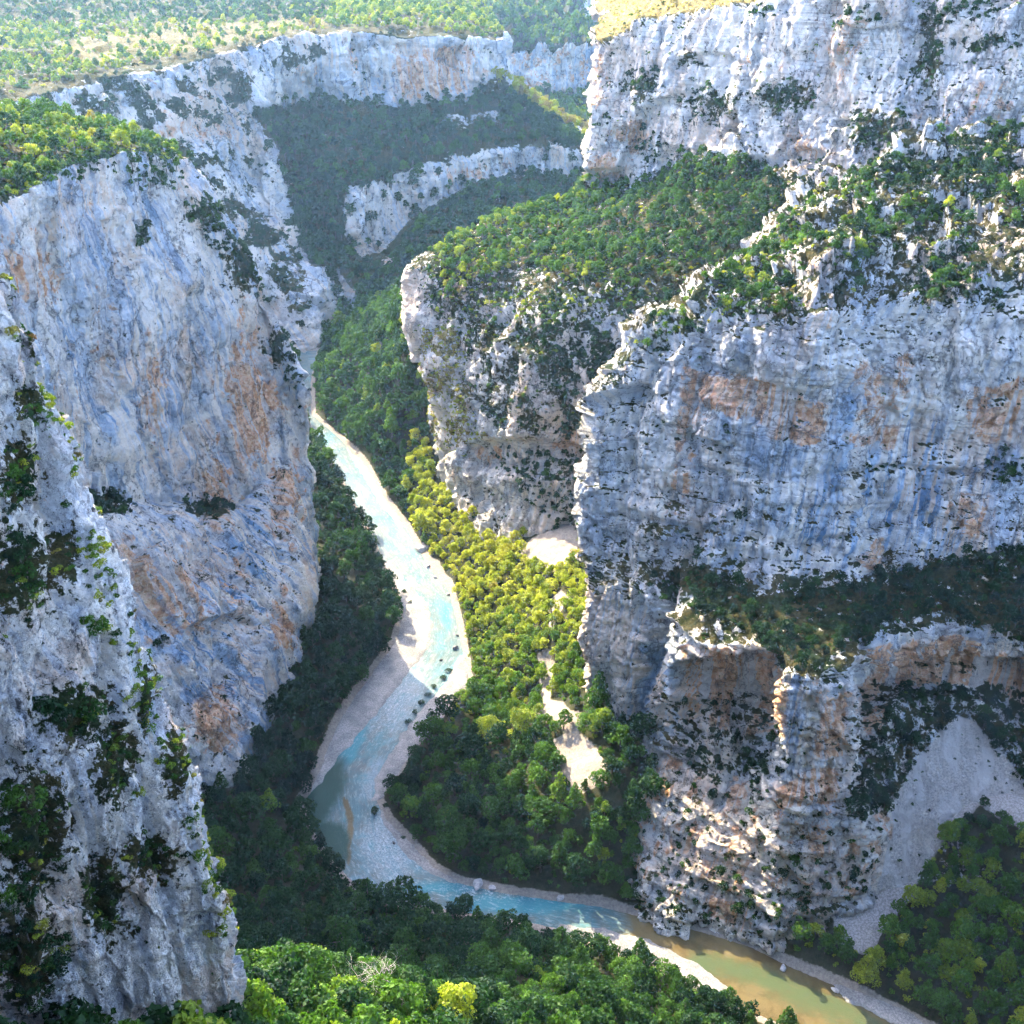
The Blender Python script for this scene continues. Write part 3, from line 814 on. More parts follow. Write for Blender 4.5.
# ============================================================ C far wall
def sheet_far():
    # plateau back, plateau, rim, base of the upper band, low slope, foot, below
    C = []
    C.append([(-250, -80, 2100), (-200, 20, 1300), (-200, 118, 800), (-150, 200, 780), (-80, 260, 770), (0, 380, 750), (0, 450, 740)])
    C.append([(-20, -70, 2200), (-10, 20, 1450), (0, 98, 895), (40, 165, 880), (80, 230, 865), (150, 370, 840), (150, 430, 820)])
    C.append([(60, -68, 2200), (60, 18, 1500), (60, 87, 970), (92, 140, 952), (140, 205, 930), (205, 345, 885), (215, 400, 860)])
    C.append([(150, -66, 2250), (150, 14, 1600), (150, 69, 1080), (180, 122, 1060), (216, 192, 1030), (264, 340, 940), (264, 400, 900)])
    C.append([(235, -65, 2300), (235, 8, 1700), (232, 50, 1180), (244, 112, 1150), (257, 192, 1090), (294, 348, 928), (294, 400, 890)])
    C.append([(255, -65, 2300), (258, 6, 1700), (255, 46, 1205), (262, 125, 1145), (278, 207, 1076), (322, 336, 944), (322, 400, 910)])
    C.append([(290, -64, 2300), (290, 4, 1720), (282, 39, 1235), (276, 110, 1235), (305, 218, 1140), (345, 322, 1000), (345, 390, 950)])
    C.append([(345, -64, 2300), (345, 2, 1720), (345, 31, 1265), (342, 95, 1248), (362, 205, 1110), (372, 312, 990), (372, 380, 940)])
    C.append([(420, -64, 2300), (420, 0, 1730), (420, 34, 1290), (420, 101, 1268), (412, 205, 1095), (402, 305, 980), (402, 370, 930)])
    C.append([(470, 8, 1900), (488, 22, 1620), (498, 42, 1330), (500, 94, 1312), (482, 195, 1115), (440, 290, 970), (440, 360, 920)])
    C.append([(540, 130, 1650), (525, 100, 1480), (510, 76, 1400), (530, 105, 1360), (540, 180, 1180), (500, 270, 980), (500, 340, 930)])
    C.append([(600, 190, 1650), (590, 150, 1500), (582, 130, 1420), (585, 145, 1350), (590, 190, 1190), (580, 270, 1000), (580, 340, 930)])
    C.append([(720, 240, 1650), (705, 190, 1500), (700, 172, 1420), (700, 190, 1350), (700, 230, 1190), (700, 300, 1000), (700, 360, 930)])
    band = {7: ((352, 190, 1128), (360, 255, 1095), (364, 288, 1035)), 8: ((418, 172, 1175), (416, 216, 1155), (412, 255, 1060)), 9: ((485, 155, 1215), (483, 177, 1207), (478, 228, 1100)),
            10: ((545, 145, 1235), (543, 166, 1228), (540, 208, 1150)), 11: ((588, 160, 1260), (588, 176, 1253), (592, 218, 1150))}
    cols = []
    for k, c in enumerate(C):
        c = [PY(*q) for q in c]
        if k in band: c = c[:4] + [PY(*q) for q in band[k]] + c[5:]
        else: c = c[:4] + [c[3] + (c[4] - c[3]) * .45, c[3] + (c[4] - c[3]) * .65] + c[4:]
        cols.append(c)
    rows = [[c[r] for c in cols] for r in range(9)]

    def carve(S, u, v):
        c = 0
        return c

    def at(sh):
        u, v, S = sh['u'] + 4 * sh['noise'], sh['v'] + 4 * sh['noise2'], sh['S']
        a = np.zeros(u.shape)
        a = np.maximum(a, poly_mask(VEG_POLY['bowl'], u, v, 5))
        for pl in FAR_ROCK: a = a * (1 - 0.85 * poly_mask(pl, u, v, 5))
        scrub = poly_mask(VEG_POLY['farwall'], u, v, 6)
        a = np.maximum(a, (0.25 + 0.5 * sstep(0.0, 0.35, perlin(S / 22.0 + 7))) * scrub)
        flat = np.maximum(sstep(0.8, 0.95, sh['N0'][..., 2]), poly_mask(PLATEAU, sh['u'], sh['v'], 3))
        a = np.maximum(a, 0.95 * flat)
        sh['at']['dry_sunlit'] = flat * (0.10 + 0.35 * poly_mask([(60, 44), (150, 26), (260, 22), (330, 18), (300, 28), (200, 46), (90, 60)], u, v, 6))
        sh['at']['veg'] = a
        o = 0
        for e, k in (((430, 75, 55, 28), .9), ((300, 70, 20, 25), .4), ((455, 60, 30, 22), .7), ((170, 130, 60, 12), .55), ((215, 130, 25, 14), .6), ((385, 260, 14, 10), .6), ((200, 95, 20, 10), .5), ((350, 60, 10, 20), .5), ((470, 172, 60, 12), .4)):
            o = np.maximum(o, k * ell(u, v, *e))
        sh['at']['ochre'] = o * 1.0
        sh['at']['streak'] = 0.8 + 0 * u
    build_sheet('far', 'cliff', rows, 420, 620, M_FAR, "far canyon wall at the upper left with a bare upper band and wooded slopes below",
                dict(big=7, flute=5, strata=2.0, med=1.2, crack=2.0, fine=0.4, fl=30, sh=22, fa=3.5, fs=30, fz=0.5, tan=(0.73, 0.69)), at, carve,
                damp=lambda S, N, u, v: 0.3 + 0.7 * sstep(0.95, 0.6, N[..., 2]))


def sheet_beyond():
    C = []
    for u, v0, y0 in ((380, 30, 1900), (470, 36, 1850), (520, 41, 1860), (560, 44, 1880), (600, 40, 1900), (660, 34, 1900), (760, 30, 1900)):
        C.append([(u + 40, -90 if u < 590 else v0 + 8, 3000), (u + 20, -40 if u < 590 else v0 + 4, 2500), (u, v0, y0), (u, v0 + 52, y0 - 50), (u, v0 + 90, y0 - 200), (u, v0 + 170, y0 - 500)])
    cols = [[PY(*q) for q in c] for c in C]
    rows = [[c[r] for c in cols] for r in range(6)]

    def at(sh):
        u, v = sh['u'], sh['v']
        a = sstep(0.62, 0.8, sh['N0'][..., 2] + 0.15 * sh['noise'])
        sh['at']['veg'] = a
        sh['at']['ochre'] = 0.35 * (1 - a)
    build_sheet('beyond', 'cliff', rows, 200, 220, M_FAR, "distant hazy canyon wall seen between the far wall and the upper right cliff",
                dict(big=10, flute=10, strata=3.0, med=2, crack=3.0, fine=1.0, fl=40, sh=25, fa=6, fs=45, fz=0.4), at)
    C = []
    for u, v0, y0 in ((480, -150, 3300), (560, -190, 3200), (586, -180, 3100), (600, -170, 3250), (640, -200, 3200), (656, -210, 3050), (700, -220, 3200), (820, -260, 3200)):
        C.append([(u + 30, v0, y0 + 600), (u, v0 + 60, y0 + 100), (u, 20, y0), (u, 110, y0 - 200), (u, 180, y0 - 700)])
    cols = [[PY(*q) for q in c] for c in C]
    rows = [[c[r] for c in cols] for r in range(5)]

    def at2(sh):
        a = sstep(0.5, 0.9, sh['N'][..., 2] + 0.35 * sh['noise'])
        sh['at']['veg'] = a * .8
    build_sheet('mountain', 'mountain', rows, 140, 160, M_FAR, "pale blue mountain face in the haze at the head of the gorge",
                dict(big=30, flute=20, strata=5.0, med=4, crack=4.0, fine=2.0, fl=80, sh=40, fa=14, fs=90, fz=0.4), at2)


VEG_POLY = dict(
    ledge=[(668, 565), (700, 572), (760, 590), (850, 592), (895, 572), (960, 560), (1040, 545), (1040, 655), (985, 625), (930, 612), (880, 618), (866, 640), (842, 640), (812, 680), (790, 668), (766, 640), (735, 628), (700, 615)],
    alcove=[(874, 745), (884, 712), (900, 695), (950, 690), (1000, 705), (1040, 735), (1040, 800), (1000, 790), (985, 750), (950, 732), (920, 752), (898, 785), (888, 815), (855, 815), (868, 790)],
    rslope=[(640, 345), (700, 295), (770, 245), (800, 205), (850, 180), (900, 150), (960, 130), (1040, 120), (1040, 200), (960, 235), (1000, 300), (900, 300), (820, 300), (700, 325)],
    apron=[(600, 760), (640, 745), (700, 770), (790, 800), (860, 805), (890, 815), (890, 870), (850, 890), (760, 930), (640, 905), (590, 870)],
    cavefloor=[(685, 700), (740, 695), (785, 735), (785, 780), (690, 765), (670, 730)],
    scree=[(955, 722), (985, 742), (1030, 795), (1030, 835), (978, 802), (945, 832), (925, 868), (905, 892), (882, 892), (890, 850), (895, 800), (922, 758)],
    uslope=[(440, 240), (590, 182), (640, 190), (690, 160), (760, 165), (810, 205), (800, 235), (740, 262), (700, 300), (640, 290), (560, 275), (500, 262), (450, 290)],
    face=[(440, 300), (560, 280), (680, 300), (640, 350), (590, 400), (585, 440), (520, 430), (470, 420), (455, 360)],
    bowl=[(255, 110), (330, 100), (400, 108), (470, 102), (500, 80), (585, 135), (600, 260), (430, 330), (340, 330), (318, 270), (285, 225), (268, 190)],
    farwall=[(0, 90), (130, 70), (240, 50), (330, 35), (330, 60), (255, 70), (250, 160), (262, 215), (300, 260), (310, 330), (200, 260), (120, 180), (40, 140)],
)
PLATEAU = [(-200, -120), (508, -120), (503, 38), (496, 36), (420, 29), (345, 26), (300, 31), (232, 45), (150, 62), (60, 82), (0, 92), (-200, 112)]
FAR_ROCK = [[(396, 176), (420, 167), (485, 151), (545, 141), (590, 156), (590, 178), (543, 170), (483, 183), (440, 208), (416, 222), (398, 246), (396, 200)],
            [(346, 190), (384, 182), (402, 200), (400, 248), (388, 268), (362, 262), (348, 235)],
            [(300, 270), (345, 268), (362, 300), (355, 330), (320, 335)],
            [(445, 118), (500, 112), (500, 122), (450, 128)], [(255, 120), (275, 150), (300, 240), (318, 330), (290, 320), (262, 215)], [(540, 100), (575, 118), (570, 125)]]

# ============================================================ valley floor
LB = [(296, 352), (300, 380), (304, 412), (318, 440), (340, 475), (352, 500), (372, 535), (383, 562), (396, 588), (404, 610), (396, 640), (376, 668), (352, 700), (336, 726),
      (322, 762), (310, 790), (302, 803), (312, 832), (328, 856), (346, 878), (372, 898), (410, 905), (450, 912), (520, 922), (556, 930), (600, 946), (650, 962), (700, 990), (740, 1010), (830, 1045), (900, 1090)]
RB = [(318, 350), (312, 380), (312, 414), (340, 438), (366, 465), (386, 500), (406, 525), (419, 548), (432, 570), (450, 590), (458, 620), (465, 655), (468, 682), (442, 712), (412, 747),
      (396, 772), (377, 797), (386, 818), (410, 842), (432, 868), (460, 882), (500, 891), (560, 900), (600, 905), (640, 915), (700, 930), (750, 945), (790, 965), (850, 990), (905, 1015), (960, 1050), (1030, 1090)]
RIVER_W = [tuple(PZ(u, v, 0)[:2]) for u, v in LB] + [tuple(PZ(u, v, 0)[:2]) for u, v in RB[::-1]]
BARE = [[(519, 560), (530, 542), (560, 520), (578, 530), (574, 556), (545, 576)], [(553, 742), (572, 728), (600, 758), (606, 782), (575, 792), (553, 775)],
        [(538, 655), (546, 652), (550, 685), (545, 722), (538, 722), (541, 690)], [(545, 612), (560, 590), (566, 600), (552, 625)],
        [(826, 905), (850, 893), (890, 876), (912, 898), (885, 922), (868, 955), (846, 945)], [(412, 545), (424, 548), (452, 590), (446, 596)], [(690, 905), (760, 935), (790, 962), (740, 950)],
        [(545, 700), (575, 712), (570, 730), (550, 722)], VEG_POLY['scree']]
GC = [  # sight line and height of the ground there
    (308, 416, -1), (330, 450, -1), (345, 470, -1), (390, 530, -1), (425, 580, -1), (445, 640, -1), (410, 710, -1), (350, 790, -1), (380, 860, -1), (470, 890, -1), (560, 912, -1), (650, 930, -1), (750, 965, -1), (850, 1010, -1), (930, 1050, -1), (307, 365, -1),
    (316, 565, 11), (310, 660, 15), (235, 795, 14), (340, 640, 10), (375, 600, 6), (350, 560, 9), (330, 500, 7), (316, 458, 5), (280, 790, 8), (290, 740, 11), (225, 850, 12), (360, 660, 5), (320, 720, 7),
    (290, 880, 7), (350, 905, 5), (430, 925, 5), (520, 945, 6), (600, 962, 5), (680, 990, 4), (760, 1030, 5), (240, 920, 20), (350, 950, 22), (500, 985, 32), (600, 1005, 24), (700, 1040, 18), (400, 1000, 50),
    (250, 992, 184), (330, 1003, 180), (430, 1012, 168), (480, 1070, 155),
    (405, 518, 1), (430, 500, 6), (450, 480, 11), (480, 505, 15), (520, 535, 20), (560, 535, 36), (578, 560, 42), (470, 560, 6), (520, 600, 16), (575, 620, 44), (588, 700, 38), (540, 680, 18), (500, 650, 8), (500, 730, 8), (560, 760, 24),
    (610, 780, 34), (480, 800, 9), (540, 830, 12), (600, 860, 14), (580, 893, 3), (430, 800, 4), (480, 878, 2),
    (330, 395, 10), (360, 420, 12), (400, 440, 16), (400, 380, 50), (370, 340, 42), (400, 330, 68), (418, 290, 98), (340, 345, 14), (318, 352, 1), (380, 305, 50),
    (775, 952, 2), (800, 960, 4), (800, 920, 9), (850, 905, 13), (895, 893, 15), (900, 940, 12), (850, 970, 5), (950, 1000, 9), (905, 1005, 1), (1000, 950, 17), (1000, 880, 26), (960, 893, 20), (1024, 1010, 12), (1030, 840, 42), (700, 912, 1), (650, 900, 1),
    (940, 850, 30), (1100, 900, 30), (1100, 1000, 20)]
GW = [(-200, 300, 10), (-200, 450, 10), (-200, 600, 10), (-250, 800, 20), (-300, 200, 10), (60, 130, 110), (120, 130, 100), (200, 150, 60), (30, 60, 225), (0, 0, 325), (-60, 40, 280), (100, 0, 300), (200, 50, 200), (300, 150, 80),
      (0, 420, 10), (100, 400, 10), (150, 370, 15), (250, 320, 30), (350, 300, 50), (60, 500, 30), (150, 600, 30), (300, 600, 40), (0, 800, 40), (150, 800, 40), (0, 950, 40), (-60, 1050, 20), (-200, 950, 0), (-220, 1020, 0), (-300, 1000, 0), (330, 1000, 40)]


def ground():
    pts = [PZ(*c) for c in GC] + [np.array(w, float) for w in GW]
    A = np.array(pts); xy = A[:, :2] / 100.0; z = A[:, 2]
    n = len(A)

    def phi(r2): return np.where(r2 > 1e-12, 0.5 * r2 * np.log(np.maximum(r2, 1e-12)), 0)
    D = ((xy[:, None] - xy[None]) ** 2).sum(2)
    K = phi(D) + np.eye(n) * 0.004
    Pm = np.concatenate([np.ones((n, 1)), xy], 1)
    M = np.block([[K, Pm], [Pm.T, np.zeros((3, 3))]])
    w = np.linalg.solve(M, np.concatenate([z, np.zeros(3)]))
    xs = np.arange(-330, 331, 1.7); ys = np.concatenate([np.arange(10, 640, 1.5), np.arange(640, 1060, 2.6)])
    X, Y = np.meshgrid(xs, ys)
    Q = np.stack([X, Y], -1).reshape(-1, 2) / 100.0
    Z = np.empty(len(Q))
    for i in range(0, len(Q), 20000):
        q = Q[i:i + 20000]
        d = ((q[:, None] - xy[None]) ** 2).sum(2)
        Z[i:i + 20000] = phi(d) @ w[:n] + w[n] + q @ w[n + 1:]
    Z = np.clip(Z.reshape(X.shape), -3, 335)
    S = np.stack([X, Y, Z], -1)
    pr = np.array(RIVER_W)
    # signed distance to the river outline
    dist = line_dist(RIVER_W + [RIVER_W[0]], X.astype(np.float32), Y.astype(np.float32))
    ins = np.zeros(X.shape, bool)
    for i in range(len(pr)):
        x0, y0 = pr[i]; x1, y1 = pr[(i + 1) % len(pr)]
        ins ^= ((y0 > Y) != (y1 > Y)) & (X < (x1 - x0) * (Y - y0) / ((y1 - y0) if y1 != y0 else 1e-9) + x0)
    sd = np.where(ins, -dist, dist)
    rough = 1.2 * fbm(S / 18.0, 3) + 0.5 * billow(S / 5.0, 2)
    bank = 0.35 + 0.10 * np.minimum(sd, 40)
    Zl = np.maximum(Z, bank) + rough * sstep(1, 14, sd)
    Z = np.where(sd > 0, Zl * sstep(-2, 10, sd) + 0.3 * (1 - sstep(-2, 10, sd)), -1.4 * sstep(0, 5, -sd) + 0.2 * (1 - sstep(0, 2.5, -sd)))
    S = np.stack([X, Y, Z], -1)
    u, v, dep = project(S)
    nn = fbm(S / 20.0 + 3.3, 3); nn2 = fbm(S / 20.0 + 60, 3)
    uj, vj = u + 6 * nn, v + 6 * nn2
    sc = np.zeros(X.shape)
    for pl in BARE: sc = np.maximum(sc, poly_mask(pl, uj, vj, 7))
    sc = np.maximum(sc, 1 - sstep(1.0, 4.5, sd))
    pale = 1.0 * np.maximum(poly_mask(VEG_POLY['scree'], uj, vj, 8), poly_mask([(820, 895), (880, 872), (930, 890), (890, 930), (860, 955), (840, 945)], u, v, 8))
    at = dict(scree=sc, pale=pale)
    me = grid_mesh("ground", S, at)
    struct(make_obj("ground", me, M_GROUND), "wooded valley floor and river banks at the bottom of the gorge")
    SHEETS['ground'] = dict(S=S, N=normals(S, CAM), N0=normals(S, CAM), u=u, v=v, uj=uj, vj=vj, dep=dep, noise=nn, noise2=nn2, at=at, sd=sd)

    # ---- water: one flat sheet inside the banks
    xs = np.arange(-230, 190, 1.1); ys = np.concatenate([np.arange(205, 660, 1.1), np.arange(660, 960, 2.2)])
    X, Y = np.meshgrid(xs, ys)
    dist = line_dist(RIVER_W + [RIVER_W[0]], X.astype(np.float32), Y.astype(np.float32))
    ins = np.zeros(X.shape, bool)
    for i in range(len(pr)):
        x0, y0 = pr[i]; x1, y1 = pr[(i + 1) % len(pr)]
        ins ^= ((y0 > Y) != (y1 > Y)) & (X < (x1 - x0) * (Y - y0) / ((y1 - y0) if y1 != y0 else 1e-9) + x0)
    W = np.stack([X, Y, np.zeros_like(X)], -1)
    u, v, _ = project(W)
    uj = u + 3 * fbm(W / 14.0, 3); vj = v + 3 * fbm(W / 14.0 + 30, 3)
    turq = 0.34 * sstep(625, 690, v)
    for e, k in (((405, 660, 16, 60, 32), .55), ((380, 740, 12, 40, 30), .6), ((325, 440, 14, 12), .5), ((352, 745, 13, 34, 30), 1.0), ((445, 612, 10, 24, -15), .7), ((440, 640, 10, 20), .5), ((440, 888, 60, 9), .85), ((520, 905, 90, 13), 1.0), ((395, 520, 18, 22), .4), ((370, 495, 12, 25), .35), ((405, 890, 30, 10), .6)):
        turq = np.maximum(turq, k * ell(uj, vj, *e))
    shal = np.zeros(u.shape)
    for e, k in (((392, 845, 42, 46), 1.0), ((365, 890, 25, 20), .9), ((400, 700, 30, 60, 30), .8), ((375, 780, 18, 40, 30), .8), ((360, 500, 30, 50), .4)):
        shal = np.maximum(shal, k * ell(uj, vj, *e))
    och = sstep(575, 660, uj - 0.2 * (v - 900)) * np.ones(u.shape)
    och = np.maximum(och, 0.8 * np.exp(-(line_dist([(345, 800), (352, 830), (348, 862)], uj, vj) / 4.0) ** 2))
    grn = 0.9 * np.exp(-(line_dist([(700, 960), (780, 985), (860, 1020), (940, 1070)], uj, vj) / 17.0) ** 2)
    deep = np.zeros(u.shape)
    deep = np.maximum(deep, poly_mask([(340, 762), (341, 790), (326, 812), (312, 826), (303, 815), (300, 800), (312, 785), (325, 770)], uj, vj, 16))
    deep = np.maximum(deep, poly_mask([(314, 826), (330, 823), (342, 828), (347, 840), (345, 858), (338, 868), (322, 850)], uj, vj, 10))
    foam = np.clip(0.35 * ell(u, v, 395, 845, 40, 40) + .6 * ell(u, v, 500, 890, 70, 10) + .25 * ell(u, v, 430, 560, 30, 40) + .5 * ell(u, v, 395, 700, 20, 50, 30), 0, 1)
    cl = np.array([PZ(a, b, 0)[:2] for a, b in [(308, 370), (310, 412), (328, 440), (362, 490), (400, 545), (436, 600), (440, 650), (405, 705), (362, 770), (368, 835), (405, 882), (460, 893), (520, 906), (620, 926), (720, 965), (850, 1012), (950, 1070), (1050, 1130)]])
    along = np.zeros(u.shape); across = np.full(u.shape, 1e9); acc = 0.0
    for i in range(len(cl) - 1):
        (x0, y0), (x1, y1) = cl[i], cl[i + 1]
        L = math.hypot(x1 - x0, y1 - y0); tx, ty = (x1 - x0) / L, (y1 - y0) / L
        t = np.clip((X - x0) * tx + (Y - y0) * ty, 0, L)
        dx, dy = X - x0 - t * tx, Y - y0 - t * ty
        dd = np.hypot(dx, dy); w = dd < np.abs(across)
        along = np.where(w, acc + t, along); across = np.where(w, dd * np.where(tx * dy - ty * dx > 0, 1, -1), across)
        acc += L
    me = grid_mesh("river", W, dict(along=along, across=across, turq=turq, shallow=shal, ochre=och, green=grn, deep=deep, foam=foam), mask=ins | (dist < 1.8))
    struct(make_obj("river", me, M_WATER), "shallow turquoise river winding along the bottom of the gorge")

    # ---- gravel bars
    bars = [([(383, 562), (393, 560), (403, 578), (416, 592), (428, 605), (432, 628), (428, 650), (412, 668), (395, 690), (376, 714), (356, 738), (338, 757), (322, 782), (312, 792), (322, 762), (336, 726), (352, 700), (376, 668), (396, 640), (404, 610), (396, 588)],
             0.75, "pale gravel bank along the left side of the river below the lit stretch"),
            ([(466, 650), (471, 684), (446, 714), (416, 750), (398, 776), (384, 800), (372, 800), (376, 782), (388, 758), (404, 732), (428, 704), (446, 682), (456, 664)], 0.8,
             "pale gravel bank on the right side of the river with a line of bushes"),
            ([(553, 930), (560, 924), (592, 928), (640, 936), (692, 962), (731, 990), (722, 1000), (690, 990), (650, 966), (600, 950)], 0.7, "white gravel bank beside the brown water under the near trees"),
            ([(378, 800), (392, 820), (414, 842), (438, 866), (464, 880), (455, 886), (425, 873), (400, 852), (384, 828), (375, 806)], 0.35, "narrow gravel edge below the dark wooded point"),
            ([(340, 440), (367, 465), (388, 500), (407, 526), (398, 528), (378, 502), (358, 470)], 0.35, "thin gravel edge on the right side of the upper river"),
            ([(820, 975), (856, 988), (915, 1012), (950, 1036), (930, 1045), (890, 1022), (850, 1002)], 0.7, "pale gravel bank under the trees at the lower right"),
            ([(352, 500), (373, 535), (385, 563), (402, 584), (394, 592), (376, 562), (362, 535)], 0.28, "narrow gravel edge on the left side of the lit water")]
    for pl, hgt, lab in bars:
        wp = np.array([PZ(a, b, 0)[:2] for a, b in pl])
        lo = wp.min(0) - 6; hi = wp.max(0) + 6
        X, Y = np.meshgrid(np.arange(lo[0], hi[0], 0.8), np.arange(lo[1], hi[1], 0.9))
        q = np.stack([X, Y, 0 * X], -1)
        jx = X + 1.5 * fbm(q / 8.0, 3); jy = Y + 1.5 * fbm(q / 8.0 + 50, 3)
        d = line_dist([tuple(p) for p in wp] + [tuple(wp[0])], jx.astype(np.float32), jy.astype(np.float32))
        ins = np.zeros(X.shape, bool)
        for i in range(len(wp)):
            x0, y0 = wp[i]; x1, y1 = wp[(i + 1) % len(wp)]
            ins ^= ((y0 > jy) != (y1 > jy)) & (jx < (x1 - x0) * (jy - y0) / ((y1 - y0) if y1 != y0 else 1e-9) + x0)
        sd = np.where(ins, d, -d)
        Zb = -0.5 + (hgt + 0.5) * sstep(-3, 3.5, sd) + 0.10 * fbm(q / 5.0, 3) + 0.05 * billow(q / 1.6, 2)
        me = grid_mesh("gravel_bar", np.stack([X, Y, Zb], -1), mask=(Zb > -0.45))
        struct(make_obj("gravel_bar", me, M_GRAVEL), lab)


# ============================================================ plants
def leaf_cloud(rng, clumps, leaf, n_per, aspect=0.75):
    """many small leaf faces spread over clump shells; clumps: list of (center, radius)"""
    V = []; F = []
    cs = np.array([c for c, r in clumps]); rs = np.array([r for c, r in clumps])
    for c, r in clumps:
        k = max(6, int(n_per * r * r / (np.mean(rs) ** 2)))
        d = rng.normal(size=(k, 3)); d /= np.linalg.norm(d, axis=1)[:, None]
        d[:, 2] = np.where(d[:, 2] < -0.35, -d[:, 2] * 0.6, d[:, 2])
        rad = r * (0.72 + 0.38 * rng.random(k))
        p = c + d * rad[:, None] * np.array([1, 1, 0.85])
        deep = (np.linalg.norm(p[:, None] - cs[None], axis=2) / rs[None]).min(1) < 0.62
        p = p[~deep]; d = d[~deep]
        for q, n in zip(p, d):
            n = n * 0.8 + rng.normal(size=3) * 0.55; n /= np.linalg.norm(n)
            a = np.cross(n, rng.normal(size=3)); a /= np.linalg.norm(a) + 1e-9
            b = np.cross(n, a)
            s = leaf * (0.6 + 0.8 * rng.random())
            i = len(V)
            V += [q - a * s, q - b * s * aspect + n * s * .12, q + a * s, q + b * s * aspect + n * s * .12]
            F.append((i, i + 1, i + 2, i + 3))
    return V, F


def tube(V, F, pts, rad, n=6):
    base = len(V)
    for k, (p, r) in enumerate(zip(pts, rad)):
        p = np.array(p, float)
        t = np.array(pts[min(k + 1, len(pts) - 1)], float) - np.array(pts[max(k - 1, 0)], float)
        t /= np.linalg.norm(t) + 1e-9
        a = np.cross(t, [0.3, 1, 0.1]); a /= np.linalg.norm(a) + 1e-9
        b = np.cross(t, a)
        for j in range(n):
            w = 2 * math.pi * j / n
            V.append(p + (a * math.cos(w) + b * math.sin(w)) * r)
    for k in range(len(pts) - 1):
        for j in range(n):
            i0 = base + k * n + j; i1 = base + k * n + (j + 1) % n
            F.append((i0, i1, i1 + n, i0 + n))


def tree_shape(seed, kind, lod):
    rng = np.random.default_rng(seed)
    clumps = []
    if kind == 'broad':
        n = {0: 26, 1: 18, 2: 12}[lod]
        lean = rng.normal(size=2) * 0.10
        for i in range(n):
            a = rng.random() * 2 * math.pi
            h = rng.random()
            rr = (0.30 + 0.58 * rng.random()) * math.sqrt(max(0.08, 1 - (h * 0.95) ** 2.2))
            c = np.array([rr * math.cos(a) + lean[0] * h, rr * math.sin(a) + lean[1] * h, 0.78 + 1.25 * h + 0.12 * rng.normal()])
            clumps.append((c, 0.26 + 0.20 * rng.random()))
        clumps.append((np.array([lean[0], lean[1], 1.95]), 0.36)); clumps.append((np.array([0, 0, 1.4]), 0.6))
    elif kind == 'conifer':
        n = {0: 24, 1: 16, 2: 12}[lod]
        for i in range(n):
            h = (i + rng.random()) / n
            a = i * 2.4 + rng.random()
            rr = 0.62 * (1 - h) ** 0.8 * (0.6 + 0.5 * rng.random())
            clumps.append((np.array([rr * math.cos(a), rr * math.sin(a), 0.6 + 2.5 * h]), 0.40 * (1 - h) + 0.15))
    else:   # shrub
        n = {0: 13, 1: 9, 2: 6}[lod]
        for i in range(n):
            a = rng.random() * 2 * math.pi
            rr = 0.72 * math.sqrt(rng.random())
            clumps.append((np.array([rr * math.cos(a), rr * math.sin(a) * 0.85, 0.18 + 0.62 * rng.random() * (1.1 - rr)]), 0.26 + 0.2 * rng.random()))
    lf = {0: 0.085, 1: 0.115, 2: 0.16}[lod]
    per = {0: 70, 1: 46, 2: 30}[lod]
    if kind == 'shrub': lf *= 1.15; per = int(per * 0.8)
    V, F = leaf_cloud(rng, clumps, lf, per)
    TV, TF = [], []
    if kind == 'shrub':
        for k in range(3):
            a = k * 2.1
            tube(TV, TF, [(0, 0, -0.5), (0.12 * math.cos(a), 0.12 * math.sin(a), 0.1), (0.35 * math.cos(a), 0.35 * math.sin(a), 0.45)], [0.05, 0.04, 0.015], 5)
    else:
        top = 1.5 if kind == 'broad' else 2.9
        tube(TV, TF, [(0, 0, -0.6), (0.01, 0.01, 0.2), (0.03, -0.02, 0.8), (0.02, 0.03, top)], [0.11, 0.085, 0.065, 0.02], 7)
        if kind == 'broad':
            for k in range(6):
                a = k * 1.05 + rng.random(); h = 0.55 + 0.13 * k
                tube(TV, TF, [(0.02, 0, h), (0.28 * math.cos(a), 0.28 * math.sin(a), h + 0.22), (0.62 * math.cos(a), 0.62 * math.sin(a), h + 0.45)], [0.045, 0.03, 0.01], 5)
        else:
            for k in range(10):
                a = k * 2.4; h = 0.6 + 0.2 * k; q = 0.55 * (1 - k / 11)
                tube(TV, TF, [(0, 0, h), (q * math.cos(a), q * math.sin(a), h + 0.05)], [0.03, 0.008], 4)
    return (V, F), (TV, TF)


def two_mat(name, A, B, mats):
    V = list(A[0]) + list(B[0]); n = len(A[0])
    F = list(A[1]) + [tuple(i + n for i in f) for f in B[1]]
    me = raw_mesh(name, np.array(V), np.array(F), smooth=False)
    for m in mats: me.materials.append(m)
    me.polygons.foreach_set("material_index", np.array([0] * len(A[1]) + [1] * len(B[1]), np.int32))
    return me


KINDS = [('broad', 5), ('conifer', 3), ('shrub', 5)]
PROTO = {}       # (kind, i) -> (crown mesh, trunk mesh)  near shapes
FARP = []        # merged meshes for the far mass
FIDX = {}


